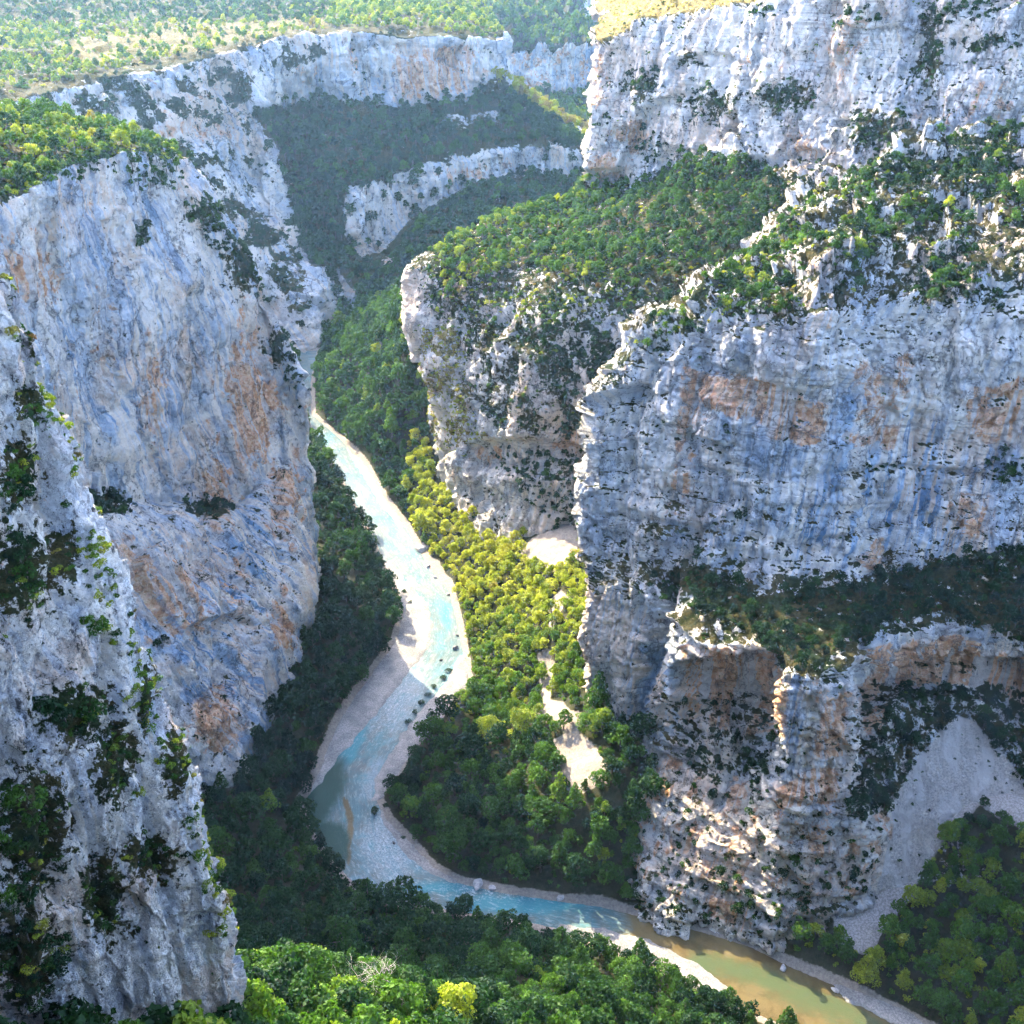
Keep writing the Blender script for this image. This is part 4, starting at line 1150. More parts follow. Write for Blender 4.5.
def make_protos():
    for kind, n in KINDS:
        for i in range(n):
            A, B = tree_shape(100 + i * 7 + len(kind) * 31, kind, 0)
            if kind == 'shrub':
                PROTO[(kind, i)] = (two_mat('shrub', A, B, (M_LEAF, M_BARK)), None)
            else:
                c = raw_mesh('crown', np.array(A[0]), np.array(A[1]), smooth=False); c.materials.append(M_LEAF)
                t = raw_mesh('trunk', np.array(B[0]), np.array(B[1])); t.materials.append(M_BARK)
                PROTO[(kind, i)] = (c, t)
    coll = bpy.data.collections.new("plant shapes")
    k = 0
    for lod in (1, 2):
        for kind, n in KINDS:
            for i in range(n):
                A, B = tree_shape(500 + i * 13 + len(kind) * 17 + lod, kind, lod)
                me = two_mat('plant', A, B, (M_LEAF, M_BARK))
                o = bpy.data.objects.new("plant_%03d" % k, me)
                coll.objects.link(o)
                FIDX[(kind, i, lod)] = k; k += 1
    return coll


CAND = []     # dicts of plants


def density_sample(key, dens, r_lo, r_hi, kinds, tint, spread, cls, spacing=1.15, seed=0, sink=0.12, flat=1.0):
    """dens: plants per square metre on the sheet's grid"""
    sh = SHEETS[key]; S = sh['S']
    rng = np.random.default_rng(seed + 1000)
    c = 0.25 * (S[:-1, :-1] + S[1:, :-1] + S[:-1, 1:] + S[1:, 1:])
    ar = np.linalg.norm(np.cross(S[1:, :-1] - S[:-1, :-1], S[:-1, 1:] - S[:-1, :-1]), axis=2)
    d = dens[:-1, :-1] * ar
    uu, vv = sh['u'][:-1, :-1], sh['v'][:-1, :-1]
    d = np.where((uu > -70) & (uu < 1094) & (vv > -60) & (vv < 1110), d, 0)
    hit = np.argwhere(rng.random(d.shape) < 1 - np.exp(-d))
    rng.shuffle(hit)
    cell = {}
    tn = tint if not callable(tint) else None
    kn = [k for k, w in kinds]; kw = np.cumsum([w for k, w in kinds]); kw = kw / kw[-1]
    for i, j in hit:
        p = S[i, j] + (S[i + 1, j + 1] - S[i, j]) * rng.random()
        r = r_lo + (r_hi - r_lo) * rng.random() ** 1.5
        g = (int(p[0] // 10), int(p[1] // 10), int(p[2] // 10))
        ok = True
        for a in (-1, 0, 1):
            for b in (-1, 0, 1):
                for e in (-1, 0, 1):
                    for (q, rq) in cell.get((g[0] + a, g[1] + b, g[2] + e), ()):
                        if (q[0] - p[0]) ** 2 + (q[1] - p[1]) ** 2 + (q[2] - p[2]) ** 2 < (spacing * 0.5 * (r + rq)) ** 2 * 1.4:
                            ok = False; break
                    if not ok: break
                if not ok: break
            if not ok: break
        if not ok: continue
        cell.setdefault(g, []).append((p, r))
        kd = kn[int(np.searchsorted(kw, rng.random()))]
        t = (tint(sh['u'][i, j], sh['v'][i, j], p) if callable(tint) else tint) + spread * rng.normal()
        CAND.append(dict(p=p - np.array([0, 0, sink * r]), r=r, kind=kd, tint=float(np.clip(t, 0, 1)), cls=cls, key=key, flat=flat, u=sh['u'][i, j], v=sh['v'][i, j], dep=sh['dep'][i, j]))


def plant_everything():
    # ---- valley floor forest
    G = SHEETS['ground']
    u, v, sd = G['u'], G['v'], G['sd']
    free = sstep(2.0, 5.0, sd) * (1 - sstep(0.35, 0.6, G['at']['scree']))
    z = G['S'][..., 2]
    knoll = (z > 120) & (v > 930)
    mid = poly_mask([(405, 500), (450, 470), (590, 520), (590, 700), (560, 745), (470, 690), (468, 650), (440, 560)], u, v, 10)
    right = (u > 600) & (v > 840)
    low = free * (~knoll)
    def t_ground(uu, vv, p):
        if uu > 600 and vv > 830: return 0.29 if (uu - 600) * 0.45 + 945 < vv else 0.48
        if 405 < uu < 600 and 440 < vv < 740: return 0.70 - 0.0017 * max(0, vv - 580) - 0.0016 * max(0, 450 - uu)  # sun patch put into the leaf tint, fading towards its edges
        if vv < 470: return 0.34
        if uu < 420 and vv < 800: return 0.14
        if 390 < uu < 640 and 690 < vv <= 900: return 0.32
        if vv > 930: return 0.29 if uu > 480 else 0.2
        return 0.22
    dz = np.where(knoll, 0, free)
    sunny = mid > 0.4
    density_sample('ground', np.where(sunny | right, 0, dz) * 0.11, 2.2, 6.8, [('broad', 0.82), ('conifer', 0.18)], t_ground, 0.10, 'forest', 1.05, 1)
    density_sample('ground', np.where(right, dz, 0) * 0.08, 2.6, 5.6, [('broad', 0.8), ('conifer', 0.2)], t_ground, 0.09, 'forest', 1.05, 2)
    density_sample('ground', np.where(sunny, dz, 0) * 0.14, 2.2, 4.2, [('broad', 0.9), ('shrub', 0.10)], t_ground, 0.05, 'forest', 1.1, 3)
    density_sample('ground', dz * 0.05, 0.9, 2.0, [('shrub', 1)], lambda a, b, p: t_ground(a, b, p) + 0.08, 0.10, 'undergrowth', 0.9, 4)
    density_sample('ground', np.where(knoll & (u < 455), 0.12, 0), 2.6, 4.6, [('broad', 0.85), ('conifer', 0.15)], 0.35, 0.12, 'knoll', 0.95, 5)
    density_sample('ground', np.where(knoll & (u < 470) & (u > 340), 0.10, 0), 0.8, 1.8, [('shrub', 1)], 0.58, 0.14, 'knoll', 0.9, 6)
    # ---- right massif
    R = SHEETS['right']; u, v, uj, vj = R['u'], R['v'], R['uj'], R['vj']
    ns = R['noise']
    scree = poly_mask(VEG_POLY['scree'], uj, vj, 5)
    led = poly_mask(VEG_POLY['ledge'], uj, vj, 8) * (1 - sstep(0.1, 0.35, ns) * 0.9) * (0.4 + 0.6 * sstep(780, 840, u))
    alc = poly_mask(VEG_POLY['alcove'], uj, vj, 8)
    density_sample('right', (led + 0.45 * alc) * (1 - scree) * 0.10, 1.3, 3.2, [('broad', .7), ('shrub', .3)], 0.13, 0.08, 'ledge', 1.0, 10)
    density_sample('right', (led + 0.6 * alc) * (1 - scree) * 0.09, 0.7, 1.5, [('shrub', 1)], 0.2, 0.12, 'ledge', 0.9, 11)
    density_sample('right', scree * 0.012, 0.5, 1.2, [('shrub', 1)], 0.25, 0.1, 'apron', 1.0, 18)
    cf = poly_mask(VEG_POLY['cavefloor'], uj, vj, 6)
    density_sample('right', cf * 0.022 * (0.4 + sstep(0, 0.3, ns)), 1.2, 2.4, [('broad', .6), ('conifer', .4)], 0.13, 0.06, 'ledge', 1.1, 12)
    ap = poly_mask(VEG_POLY['apron'], uj, vj, 8) * (1 - scree)
    density_sample('right', ap * (0.010 + 0.045 * sstep(0.0, 0.4, perlin(R['S'] / np.array([9.0, 9.0, 5.0]) + 7))) * (0.6 + 1.6 * sstep(850, 885, vj)), 0.9, 2.4, [('shrub', .7), ('broad', .3)], 0.24, 0.10, 'apron', 1.0, 13)
    rs = poly_mask(VEG_POLY['rslope'], uj, vj, 12)
    density_sample('right', rs * sstep(-0.10, 0.25, ns) * 0.07, 1.4, 3.2, [('broad', .45), ('shrub', .55)], 0.36, 0.13, 'terrace', 1.05, 14)
    density_sample('right', rs * sstep(-0.25, 0.25, ns) * 0.09, 0.6, 1.4, [('shrub', 1)], 0.50, 0.22, 'terrace', 0.9, 15)
    wall = (1 - rs) * (1 - ap) * (1 - scree)
    n3 = perlin(R['S'] / 9.0 + 77)
    density_sample('right', wall * sstep(0.42, 0.6, n3) * 0.045 + 0.0008, 0.5, 1.3, [('shrub', 1)], 0.22, 0.12, 'wall', 0.95, 16)
    blobs = np.zeros(u.shape)
    for e in ((1003, 470, 26, 22), (885, 465, 18, 8), (930, 275, 30, 12), (960, 290, 30, 14), (905, 170, 40, 25), (975, 165, 45, 35), (655, 585, 18, 14), (700, 590, 26, 18), (830, 285, 12, 14), (740, 520, 14, 10), (755, 760, 14, 22), (790, 640, 30, 20), (720, 430, 8, 5), (660, 350, 14, 12)):
        blobs = np.maximum(blobs, ell(uj, vj, *e))
    density_sample('right', sstep(0.3, 0.7, blobs) * 0.16, 0.9, 2.2, [('shrub', .75), ('broad', .25)], 0.16, 0.08, 'wall', 0.9, 17)
    # ---- upper cliff, slope and middle buttress
    U = SHEETS['upper']; u, v, uj, vj, ns = U['u'], U['v'], U['uj'], U['vj'], U['noise']
    us = poly_mask(VEG_POLY['uslope'], uj, vj, 10)
    low = sstep(255, 290, vj + (u - 600) * 0.05)
    density_sample('upper', us * (1 - 0.85 * low) * (0.35 + 0.65 * sstep(-0.35, 0.0, ns)) * 0.085, 1.8, 3.8, [('broad', .95), ('shrub', .05)], lambda a, b, p: 0.50 - 0.0009 * (a - 480) + 0.001 * max(0, 220 - b), 0.08, 'slope', 1.1, 20)
    density_sample('upper', us * 0.06, 0.7, 1.6, [('shrub', 1)], 0.55, 0.2, 'slope', 0.9, 21)
    fc = poly_mask(VEG_POLY['face'], uj, vj, 12)
    n4 = perlin(U['S'] / 16.0 + 7)
    density_sample('upper', fc * (0.004 + 0.085 * sstep(0.05, 0.35, n4)), 0.8, 2.0, [('shrub', .85), ('broad', .15)], lambda a, b, p: 0.48 if b < 320 else 0.25, 0.14, 'slope', 1.0, 22)
    rav = poly_mask([(545, 295), (640, 320), (610, 380), (588, 440), (545, 430), (530, 360)], uj, vj, 10)
    density_sample('upper', rav * sstep(-0.25, 0.1, n4) * 0.09, 1.0, 2.6, [('shrub', .6), ('broad', .4)], 0.20, 0.1, 'slope', 1.0, 28)
    scr = poly_mask([(425, 285), (450, 245), (500, 240), (640, 265), (640, 300), (520, 320), (440, 330)], uj, vj, 10)
    density_sample('upper', scr * (0.03 + 0.07 * sstep(-0.1, 0.3, n4)), 0.8, 2.2, [('shrub', .8), ('broad', .2)], 0.50, 0.2, 'slope', 1.0, 29)
    flank = poly_mask([(425, 340), (450, 330), (470, 400), (480, 440), (440, 450), (425, 400)], uj, vj, 8)
    density_sample('upper', flank * 0.07, 0.8, 2.0, [('shrub', 1)], 0.74, 0.08, 'slope', 1.0, 23)  # sun on the flank painted as a yellow leaf tint
    foot = poly_mask([(500, 455), (585, 455), (590, 500), (560, 530), (535, 500), (505, 470)], uj, vj, 8)
    density_sample('upper', foot * 0.09, 1.2, 2.6, [('shrub', .5), ('broad', .5)], 0.22, 0.1, 'slope', 1.0, 24)
    cl = np.zeros(u.shape)
    for e in ((640, 85, 24, 22), (712, 105, 34, 22), (785, 95, 42, 18), (705, 62, 12, 7), (930, 40, 14, 60), (985, 45, 40, 10), (880, 130, 40, 22), (760, 10, 20, 10), (655, 150, 30, 25), (860, 20, 30, 10), (970, 10, 40, 12), (600, 115, 8, 10), (820, 215, 30, 10)):
        cl = np.maximum(cl, ell(uj, vj, *e))
    density_sample('upper', sstep(0.3, 0.75, cl) * 0.075, 1.2, 2.8, [('shrub', .6), ('broad', .4)], 0.24, 0.1, 'cliff bush', 1.0, 25)
    n3 = perlin(U['S'] / 12.0 + 77)
    density_sample('upper', sstep(0.12, 0.45, n3) * 0.034 + 0.002, 0.6, 1.5, [('shrub', 1)], 0.34, 0.16, 'cliff bush', 0.95, 26)
    rim = (U['N0'][..., 2] > 0.85) * (v < 60)
    density_sample('upper', rim * 0.03, 0.5, 1.3, [('shrub', 1)], 0.84, 0.07, 'rim', 1.0, 27)
    # ---- left cliff
    L = SHEETS['left']; u, v, uj, vj, ns = L['u'], L['v'], L['uj'], L['vj'], L['noise']
    top = sstep(0.5, 0.8, L['N0'][..., 2]) * (v < 310)
    density_sample('left', top * sstep(-0.4, 0.1, ns) * 0.12, 1.2, 3.4, [('broad', .5), ('shrub', .5)], lambda a, b, p: 0.53 - 0.0014 * max(0, a - 100), 0.13, 'left top', 1.0, 30)
    density_sample('left', top * 0.14, 0.5, 1.2, [('shrub', 1)], 0.60, 0.22, 'left top', 0.9, 31)
    bl = np.zeros(u.shape)
    for e in ((105, 505, 32, 15), (212, 505, 26, 11), (243, 262, 16, 34), (200, 215, 24, 24), (278, 345, 10, 24), (290, 375, 8, 20), (150, 175, 40, 18), (70, 165, 30, 12), (165, 640, 14, 10), (140, 240, 8, 18)):
        bl = np.maximum(bl, ell(uj, vj, *e))
    rl = line_dist([(-20, 205), (62, 166), (112, 158), (155, 158), (216, 226), (259, 292), (300, 400)], uj, vj)
    bl = np.maximum(bl, 0.9 * np.exp(-(rl / 14.0) ** 2) * sstep(-0.3, 0.1, ns))
    density_sample('left', sstep(0.3, 0.7, bl) * 0.14, 1.1, 2.8, [('shrub', .5), ('broad', .5)], lambda a, b, p: 0.16 if b > 230 else 0.30, 0.08, 'left bush', 0.9, 32)
    n3 = perlin(L['S'] / 9.0 + 77)
    density_sample('left', sstep(0.3, 0.55, n3) * 0.020 + 0.0008, 0.35, 0.95, [('shrub', 1)], 0.22, 0.12, 'left bush', 0.95, 33)
    # ---- near buttress
    A = SHEETS['near']; u, v, uj, vj, ns = A['u'], A['v'], A['uj'], A['vj'], A['noise']
    vg = A['at']['veg']
    n3 = perlin(A['S'] / 4.0 + 77)
    density_sample('near', sstep(0.35, 0.8, vg + 0.35 * n3) * 0.50, 0.35, 0.95, [('shrub', 1)], lambda a, b, p: 0.36, 0.2, 'near bush', 0.85, 40, flat=0.8)
    dk = np.zeros(u.shape)
    for e in ((30, 810, 40, 40), (5, 870, 40, 70), (55, 700, 18, 18), (92, 617, 14, 20), (10, 490, 20, 30), (20, 560, 25, 40), (30, 960, 40, 60), (75, 715, 28, 20), (25, 335, 8, 12), (45, 345, 10, 10), (12, 590, 26, 26)):
        dk = np.maximum(dk, ell(uj, vj, *e))
    density_sample('near', sstep(0.35, 0.7, dk) * 0.35, 0.7, 1.9, [('shrub', .8), ('broad', .2)], lambda a, b, p: 0.40 if 740 < b < 860 else 0.22, 0.10, 'near bush', 0.85, 41)
    edge = np.exp(-(line_dist([(0, 258), (44, 330), (60, 410), (74, 490), (100, 565), (127, 645), (160, 725), (202, 825), (229, 925)], u + 6, v) / 13.0) ** 2)
    density_sample('near', edge * sstep(-0.3, 0.1, n3) * 0.7, 0.35, 1.1, [('shrub', 1)], 0.56, 0.14, 'near bush', 0.85, 42)
    density_sample('near', sstep(0.2, 0.45, n3) * 0.05 + 0.004, 0.15, 0.5, [('shrub', 1)], 0.5, 0.25, 'near bush', 0.9, 43)
    # ---- far wall
    F = SHEETS['far']; u, v, uj, vj, ns = F['u'], F['v'], F['u'] + 4 * F['noise'], F['v'] + 4 * F['noise2'], F['noise']
    bw = poly_mask(VEG_POLY['bowl'], uj, vj, 5)
    for pl in FAR_ROCK: bw = bw * (1 - 0.95 * poly_mask(pl, uj, vj, 3))
    flat = poly_mask(PLATEAU, u, v, 3)
    clear = poly_mask([(60, 44), (150, 26), (260, 22), (330, 18), (300, 28), (200, 46), (90, 60)], uj, vj, 5)
    bw = bw * (1 - flat)
    lit = np.exp(-(line_dist([(500, 80), (585, 135)], u, v) / 10.0) ** 2)
    density_sample('far', bw * 0.022, 4.0, 7.0, [('broad', 1)], lambda a, b, p: 0.80 if abs((b - 80) - 0.647 * (a - 500)) < 9 and a > 495 else 0.24, 0.09, 'bowl', 1.0, 50)  # crest trees have sunlight painted into their tint
    fw = poly_mask(VEG_POLY['farwall'], uj, vj, 6) * (1 - flat)
    n3 = perlin(F['S'] / 22.0 + 7)
    density_sample('far', fw * sstep(0.12, 0.35, n3) * 0.035, 1.8, 4.0, [('shrub', .6), ('broad', .4)], 0.17, 0.08, 'farwall', 1.0, 51)
    nearrim = np.exp(-np.maximum(0, v - 0) * 0)
    density_sample('far', flat * (u < 330) * (0.4 + 0.6 * sstep(-0.1, 0.25, ns)) * (1 - 0.8 * clear) * 0.020, 2.0, 4.4, [('broad', .6), ('shrub', .4)], lambda a, b, p: 0.34 if b < 22 else 0.54, 0.12, 'plateau', 1.05, 52)
    density_sample('far', flat * (u >= 330) * 0.012, 2.5, 5.0, [('broad', .7), ('shrub', .3)], 0.56, 0.10, 'plateau', 1.05, 53)
    density_sample('far', (1 - flat) * (1 - bw) * (1 - fw) * sstep(0.15, 0.4, n3) * 0.012, 1.5, 3.5, [('shrub', 1)], 0.2, 0.08, 'farwall', 1.0, 54)
    B = SHEETS['beyond']
    density_sample('beyond', B['at']['veg'] * 0.010, 4.0, 8.0, [('broad', 1)], 0.45, 0.1, 'beyond', 1.0, 60)


LABELS = {
    'left bank': ("broadleaf tree in the dark shaded wood between the left cliff and the river", "trees of the dark left bank wood"),
    'near slope': ("dark green broadleaf tree on the near slope, below the turquoise bend", "trees of the near slope wood"),
    'near slope bright': ("fresh green broadleaf tree beside the brown water and white gravel bank", "trees of the near bank beside the brown water"),
    'knoll': ("large bright yellow-green tree at the foot of the near rock face", "bright trees at the foot of the near rock"),
    'point': ("round green tree on the wooded point inside the river bend", "trees of the point inside the bend"),
    'sunny': ("sunlit yellow-green tree in the lit strip beside the upper river", "sunlit trees in the middle of the gorge"),
    'right bank': ("green tree in the wood under the pale scree at the lower right", "trees of the wood under the scree"),
    'upstream': ("green tree on the bank of the narrow upper river", "trees along the upper river"),
    'ledge': ("dark tree on the shadowy ledges of the right cliff", "trees on the right cliff ledges"),
    'terrace': ("green tree on the terrace above the banded right cliff", "trees on the right terrace"),
    'apron': ("small dark tree on the stepped rock above the river at the right", "small trees on the stepped rock"),
    'slope': ("leafy green tree on the slope under the pale upper cliff", "trees of the slope under the upper cliff"),
    'left top': ("yellow-green tree along the top of the tall left cliff", "trees along the top of the left cliff"),
    'left bush': ("dark tree clinging to the tall blue streaked left cliff", "trees clinging to the left cliff"),
    'near bush': ("small tree rooted in the near rock face at the lower left", "small trees on the near rock face"),
    'cliff bush': ("dark tree clinging to the pale upper right cliff", "trees clinging to the upper cliff"),
    'far': ("blue-green tree on the hazy slopes of the far canyon wall", "trees of the far canyon wall"),
}
SHRUB_LABELS = {
    'near bush': ("low bush rooted in a crack of the near rock face at the lower left", "bushes on the near rock face"),
    'left bush': ("dark bush on the tall blue streaked left cliff", "bushes on the left cliff"),
    'left top': ("yellow-green bush along the top of the tall left cliff", "bushes along the top of the left cliff"),
    'ledge': ("dark bush on the shadowy ledges of the right cliff", "bushes on the right cliff ledges"),
    'wall': ("small bush growing from the face of the banded right cliff", "bushes on the banded right cliff"),
    'apron': ("dark bush on the stepped rock just above the river at the right", "bushes on the stepped rock"),
    'terrace': ("olive bush on the rocky terrace above the banded right cliff", "bushes on the right terrace"),
    'undergrowth': ("bush at the edge of the woods along the river bank", "bushes along the river banks"),
    'knoll': ("yellow bush at the foot of the near rock face", "yellow bushes at the foot of the near rock"),
    'slope': ("bush on the rocky slope under the pale upper cliff", "bushes of the slope under the upper cliff"),
    'cliff bush': ("bush clinging to the pale upper right cliff", "bushes clinging to the upper cliff"),
    'rim': ("straw-coloured bush on the sunny rim of the upper right cliff", "bushes on the upper right rim"),
    'far': ("blue-green bush on the hazy far canyon wall", "bushes of the far canyon wall"),
    'sunny': ("sunlit yellow-green bush in the lit strip beside the upper river", "sunlit bushes in the middle of the gorge"),
}


def label_class(c):
    k = c['cls']
    if k in ('forest', 'undergrowth'):
        u, v = c['u'], c['v']
        if c['kind'] == 'shrub': return 'sunny' if (405 < u < 600 and 440 < v < 680) else 'undergrowth'
        if u > 600 and v > 830 and c['p'][0] > 20 and (v < 945 + 0.45 * (u - 700)) and u > 690: return 'right bank'
        if v > 880: return 'near slope bright' if u > 480 else 'near slope'
        if u < 420 and v > 440 and c['p'][0] < -30 and not (u > 380 and v > 780): return 'left bank'
        if v > 690: return 'point'
        if u > 400 and v > 440: return 'sunny'
        return 'upstream'
    if k in ('bowl', 'farwall', 'plateau', 'beyond'): return 'far'
    if k == 'wall' and c['kind'] != 'shrub': return 'ledge'
    return k


def bvh_all():
    verts = []; faces = []
    for key, sh in SHEETS.items():
        st = 3
        S = sh['S'][::st, ::st]
        nv, nu = S.shape[:2]
        b = len(verts)
        verts += [tuple(p) for p in S.reshape(-1, 3)]
        idx = (np.arange(nv * nu).reshape(nv, nu) + b)
        q = np.stack([idx[:-1, :-1], idx[:-1, 1:], idx[1:, 1:], idx[1:, :-1]], -1).reshape(-1, 4)
        faces += q.tolist()
    return BVHTree.FromPolygons(verts, faces)


def place_plants(coll):
    bvh = bvh_all()
    eyes = [Vector((0, 0, CH)), Vector((25, 5, CH)), Vector((-25, 5, CH))]
    vis = []
    for c in CAND:
        h = 2.0 if c['kind'] == 'broad' else (2.8 if c['kind'] == 'conifer' else 1.0)
        top = Vector(c['p']) + Vector((0, 0, c['r'] * h))
        # nothing may stand under another sheet of rock
        base = Vector(c['p']) + Vector((0, 0, 0.6 * c['r'] + 1.5))
        if c['key'] == 'ground' and bvh.ray_cast(base, Vector((0, 0, 1)), 45)[0] is not None: continue
        ok = 0
        for k, e in enumerate(eyes):
            d = e - top; L = d.length
            if bvh.ray_cast(top + d / L * 2.5, d / L, L - 4)[0] is None: ok |= 1 << k
        if not ok: continue
        c['seen'] = ok & 1
        c['size'] = c['r'] / c['dep'] * (1 if c['kind'] == 'shrub' else 1.2)
        inside = -5 < c['u'] < 1029 and -5 < c['v'] < 1040
        c['rank'] = c['size'] if (c['seen'] and inside) else 0
        vis.append(c)
    trees = sorted([c for c in vis if c['kind'] != 'shrub'], key=lambda c: -c['rank'])
    shrubs = sorted([c for c in vis if c['kind'] == 'shrub'], key=lambda c: -c['rank'])
    print("plants", len(CAND), "seen", len(vis), "trees", len(trees), "shrubs", len(shrubs))
    rng = random.Random(5)
    NT_, NS_ = 296, 296
    counter = {}
    for c in trees[:NT_]:
        kind = c['kind']; i = rng.randrange(dict(KINDS)[kind])
        cm, tm = PROTO[(kind, i)]
        nm = 'broadleaf_tree' if kind == 'broad' else 'pine_tree'
        o = bpy.data.objects.new(nm, None); COL.objects.link(o)
        o.empty_display_size = 0.5
        o.location = c['p']; o.rotation_euler = (rng.uniform(-.06, .06), rng.uniform(-.06, .06), rng.uniform(0, 6.28))
        r = c['r']; o.scale = (r, r, r * rng.uniform(0.85, 1.12))
        lab, grp = LABELS[label_class(c)]
        if kind == 'conifer':
            lab = lab.replace('broadleaf tree', 'tree').replace('tree', 'pointed pine tree', 1); grp = grp.replace('trees', 'pines')
        o['label'] = lab; o['category'] = 'tree'; o['group'] = grp
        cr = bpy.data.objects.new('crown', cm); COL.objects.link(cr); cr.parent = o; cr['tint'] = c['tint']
        tr = bpy.data.objects.new('trunk', tm); COL.objects.link(tr); tr.parent = o
    for c in shrubs[:NS_]:
        i = rng.randrange(dict(KINDS)['shrub'])
        o = bpy.data.objects.new('shrub', PROTO[('shrub', i)][0]); COL.objects.link(o)
        o.location = c['p']; o.rotation_euler = (rng.uniform(-.2, .2), rng.uniform(-.2, .2), rng.uniform(0, 6.28))
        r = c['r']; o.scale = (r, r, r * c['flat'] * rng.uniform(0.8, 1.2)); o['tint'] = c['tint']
        lab, grp = SHRUB_LABELS[label_class(c)]
        o['label'] = lab; o['category'] = 'bush'; o['group'] = grp
    for nm, rest, lab in (('forest', trees[NT_:], "continuous woodland covering the slopes and banks of the gorge"), ('shrubbery', shrubs[NS_:], "scattered small scrub on the cliffs, ledges and plateaus")):
        instance_mass(nm, rest, coll, lab, rng)


def instance_mass(name, items, coll, label, rng):
    n = len(items)
    me = bpy.data.meshes.new(name)
    me.vertices.add(n)
    me.vertices.foreach_set("co", np.array([c['p'] for c in items], np.float32).ravel())
    idx, rot, scl, tint = [], [], [], []
    for c in items:
        px = c['r'] / c['dep'] * FPX
        lod = 1 if px > 5.0 else 2
        idx.append(FIDX[(c['kind'], rng.randrange(dict(KINDS)[c['kind']]), lod)])
        rot.append((rng.uniform(-.08, .08), rng.uniform(-.08, .08), rng.uniform(0, 6.28)))
        s = c['r']; scl.append((s, s, s * c['flat'] * rng.uniform(0.85, 1.15))); tint.append(c['tint'])
    a = me.attributes.new('shape', 'INT', 'POINT'); a.data.foreach_set('value', np.array(idx, np.int32))
    a = me.attributes.new('turn', 'FLOAT_VECTOR', 'POINT'); a.data.foreach_set('vector', np.array(rot, np.float32).ravel())
    a = me.attributes.new('size', 'FLOAT_VECTOR', 'POINT'); a.data.foreach_set('vector', np.array(scl, np.float32).ravel())
    a = me.attributes.new('tint', 'FLOAT', 'POINT'); a.data.foreach_set('value', np.array(tint, np.float32))
    o = make_obj(name, me, M_LEAF)
    o['kind'] = 'stuff'; o['label'] = label
    ng = bpy.data.node_groups.new(name + ' planting', 'GeometryNodeTree')
    ng.interface.new_socket('Geometry', in_out='INPUT', socket_type='NodeSocketGeometry')
    ng.interface.new_socket('Geometry', in_out='OUTPUT', socket_type='NodeSocketGeometry')
    N = ng.nodes; Lk = ng.links
    gi = N.new('NodeGroupInput'); go = N.new('NodeGroupOutput')
    iop = N.new('GeometryNodeInstanceOnPoints'); ci = N.new('GeometryNodeCollectionInfo')
    ci.inputs['Collection'].default_value = coll; ci.inputs['Separate Children'].default_value = True; ci.inputs['Reset Children'].default_value = True
    iop.inputs['Pick Instance'].default_value = True

    def na(nm, typ):
        k = N.new('GeometryNodeInputNamedAttribute'); k.data_type = typ; k.inputs['Name'].default_value = nm
        return [s for s in k.outputs if s.enabled][0]
    Lk.new(gi.outputs[0], iop.inputs['Points']); Lk.new(ci.outputs[0], iop.inputs['Instance'])
    Lk.new(na('shape', 'INT'), iop.inputs['Instance Index'])
    e2r = N.new('FunctionNodeEulerToRotation')
    Lk.new(na('turn', 'FLOAT_VECTOR'), e2r.inputs[0]); Lk.new(e2r.outputs[0], iop.inputs['Rotation'])
    Lk.new(na('size', 'FLOAT_VECTOR'), iop.inputs['Scale'])
    Lk.new(iop.outputs[0], go.inputs[0])
    m = o.modifiers.new('planting', 'NODES'); m.node_group = ng


# ============================================================ boulders and single plants
def boulder_mesh(seed, flat=0.7):
    import bmesh
    rng = np.random.default_rng(seed)
    bm = bmesh.new(); bmesh.ops.create_icosphere(bm, subdivisions=4, radius=1.0)
    P = np.array([v.co[:] for v in bm.verts])
    pl = rng.normal(size=(13, 3)); pl /= np.linalg.norm(pl, axis=1)[:, None]
    d = (P @ pl.T); r = np.min(np.where(d > 0.15, (0.62 + 0.3 * rng.random(13))[None] / np.maximum(d, 0.15), 9), axis=1)
    r = np.minimum(r, 1.05) + 0.05 * fbm(P * 2.5 + seed, 3)
    Q = P * r[:, None] * np.array([1, 0.8, flat])
    for v, q in zip(bm.verts, Q): v.co = q
    me = bpy.data.meshes.new('boulder'); bm.to_mesh(me); bm.free()
    return me


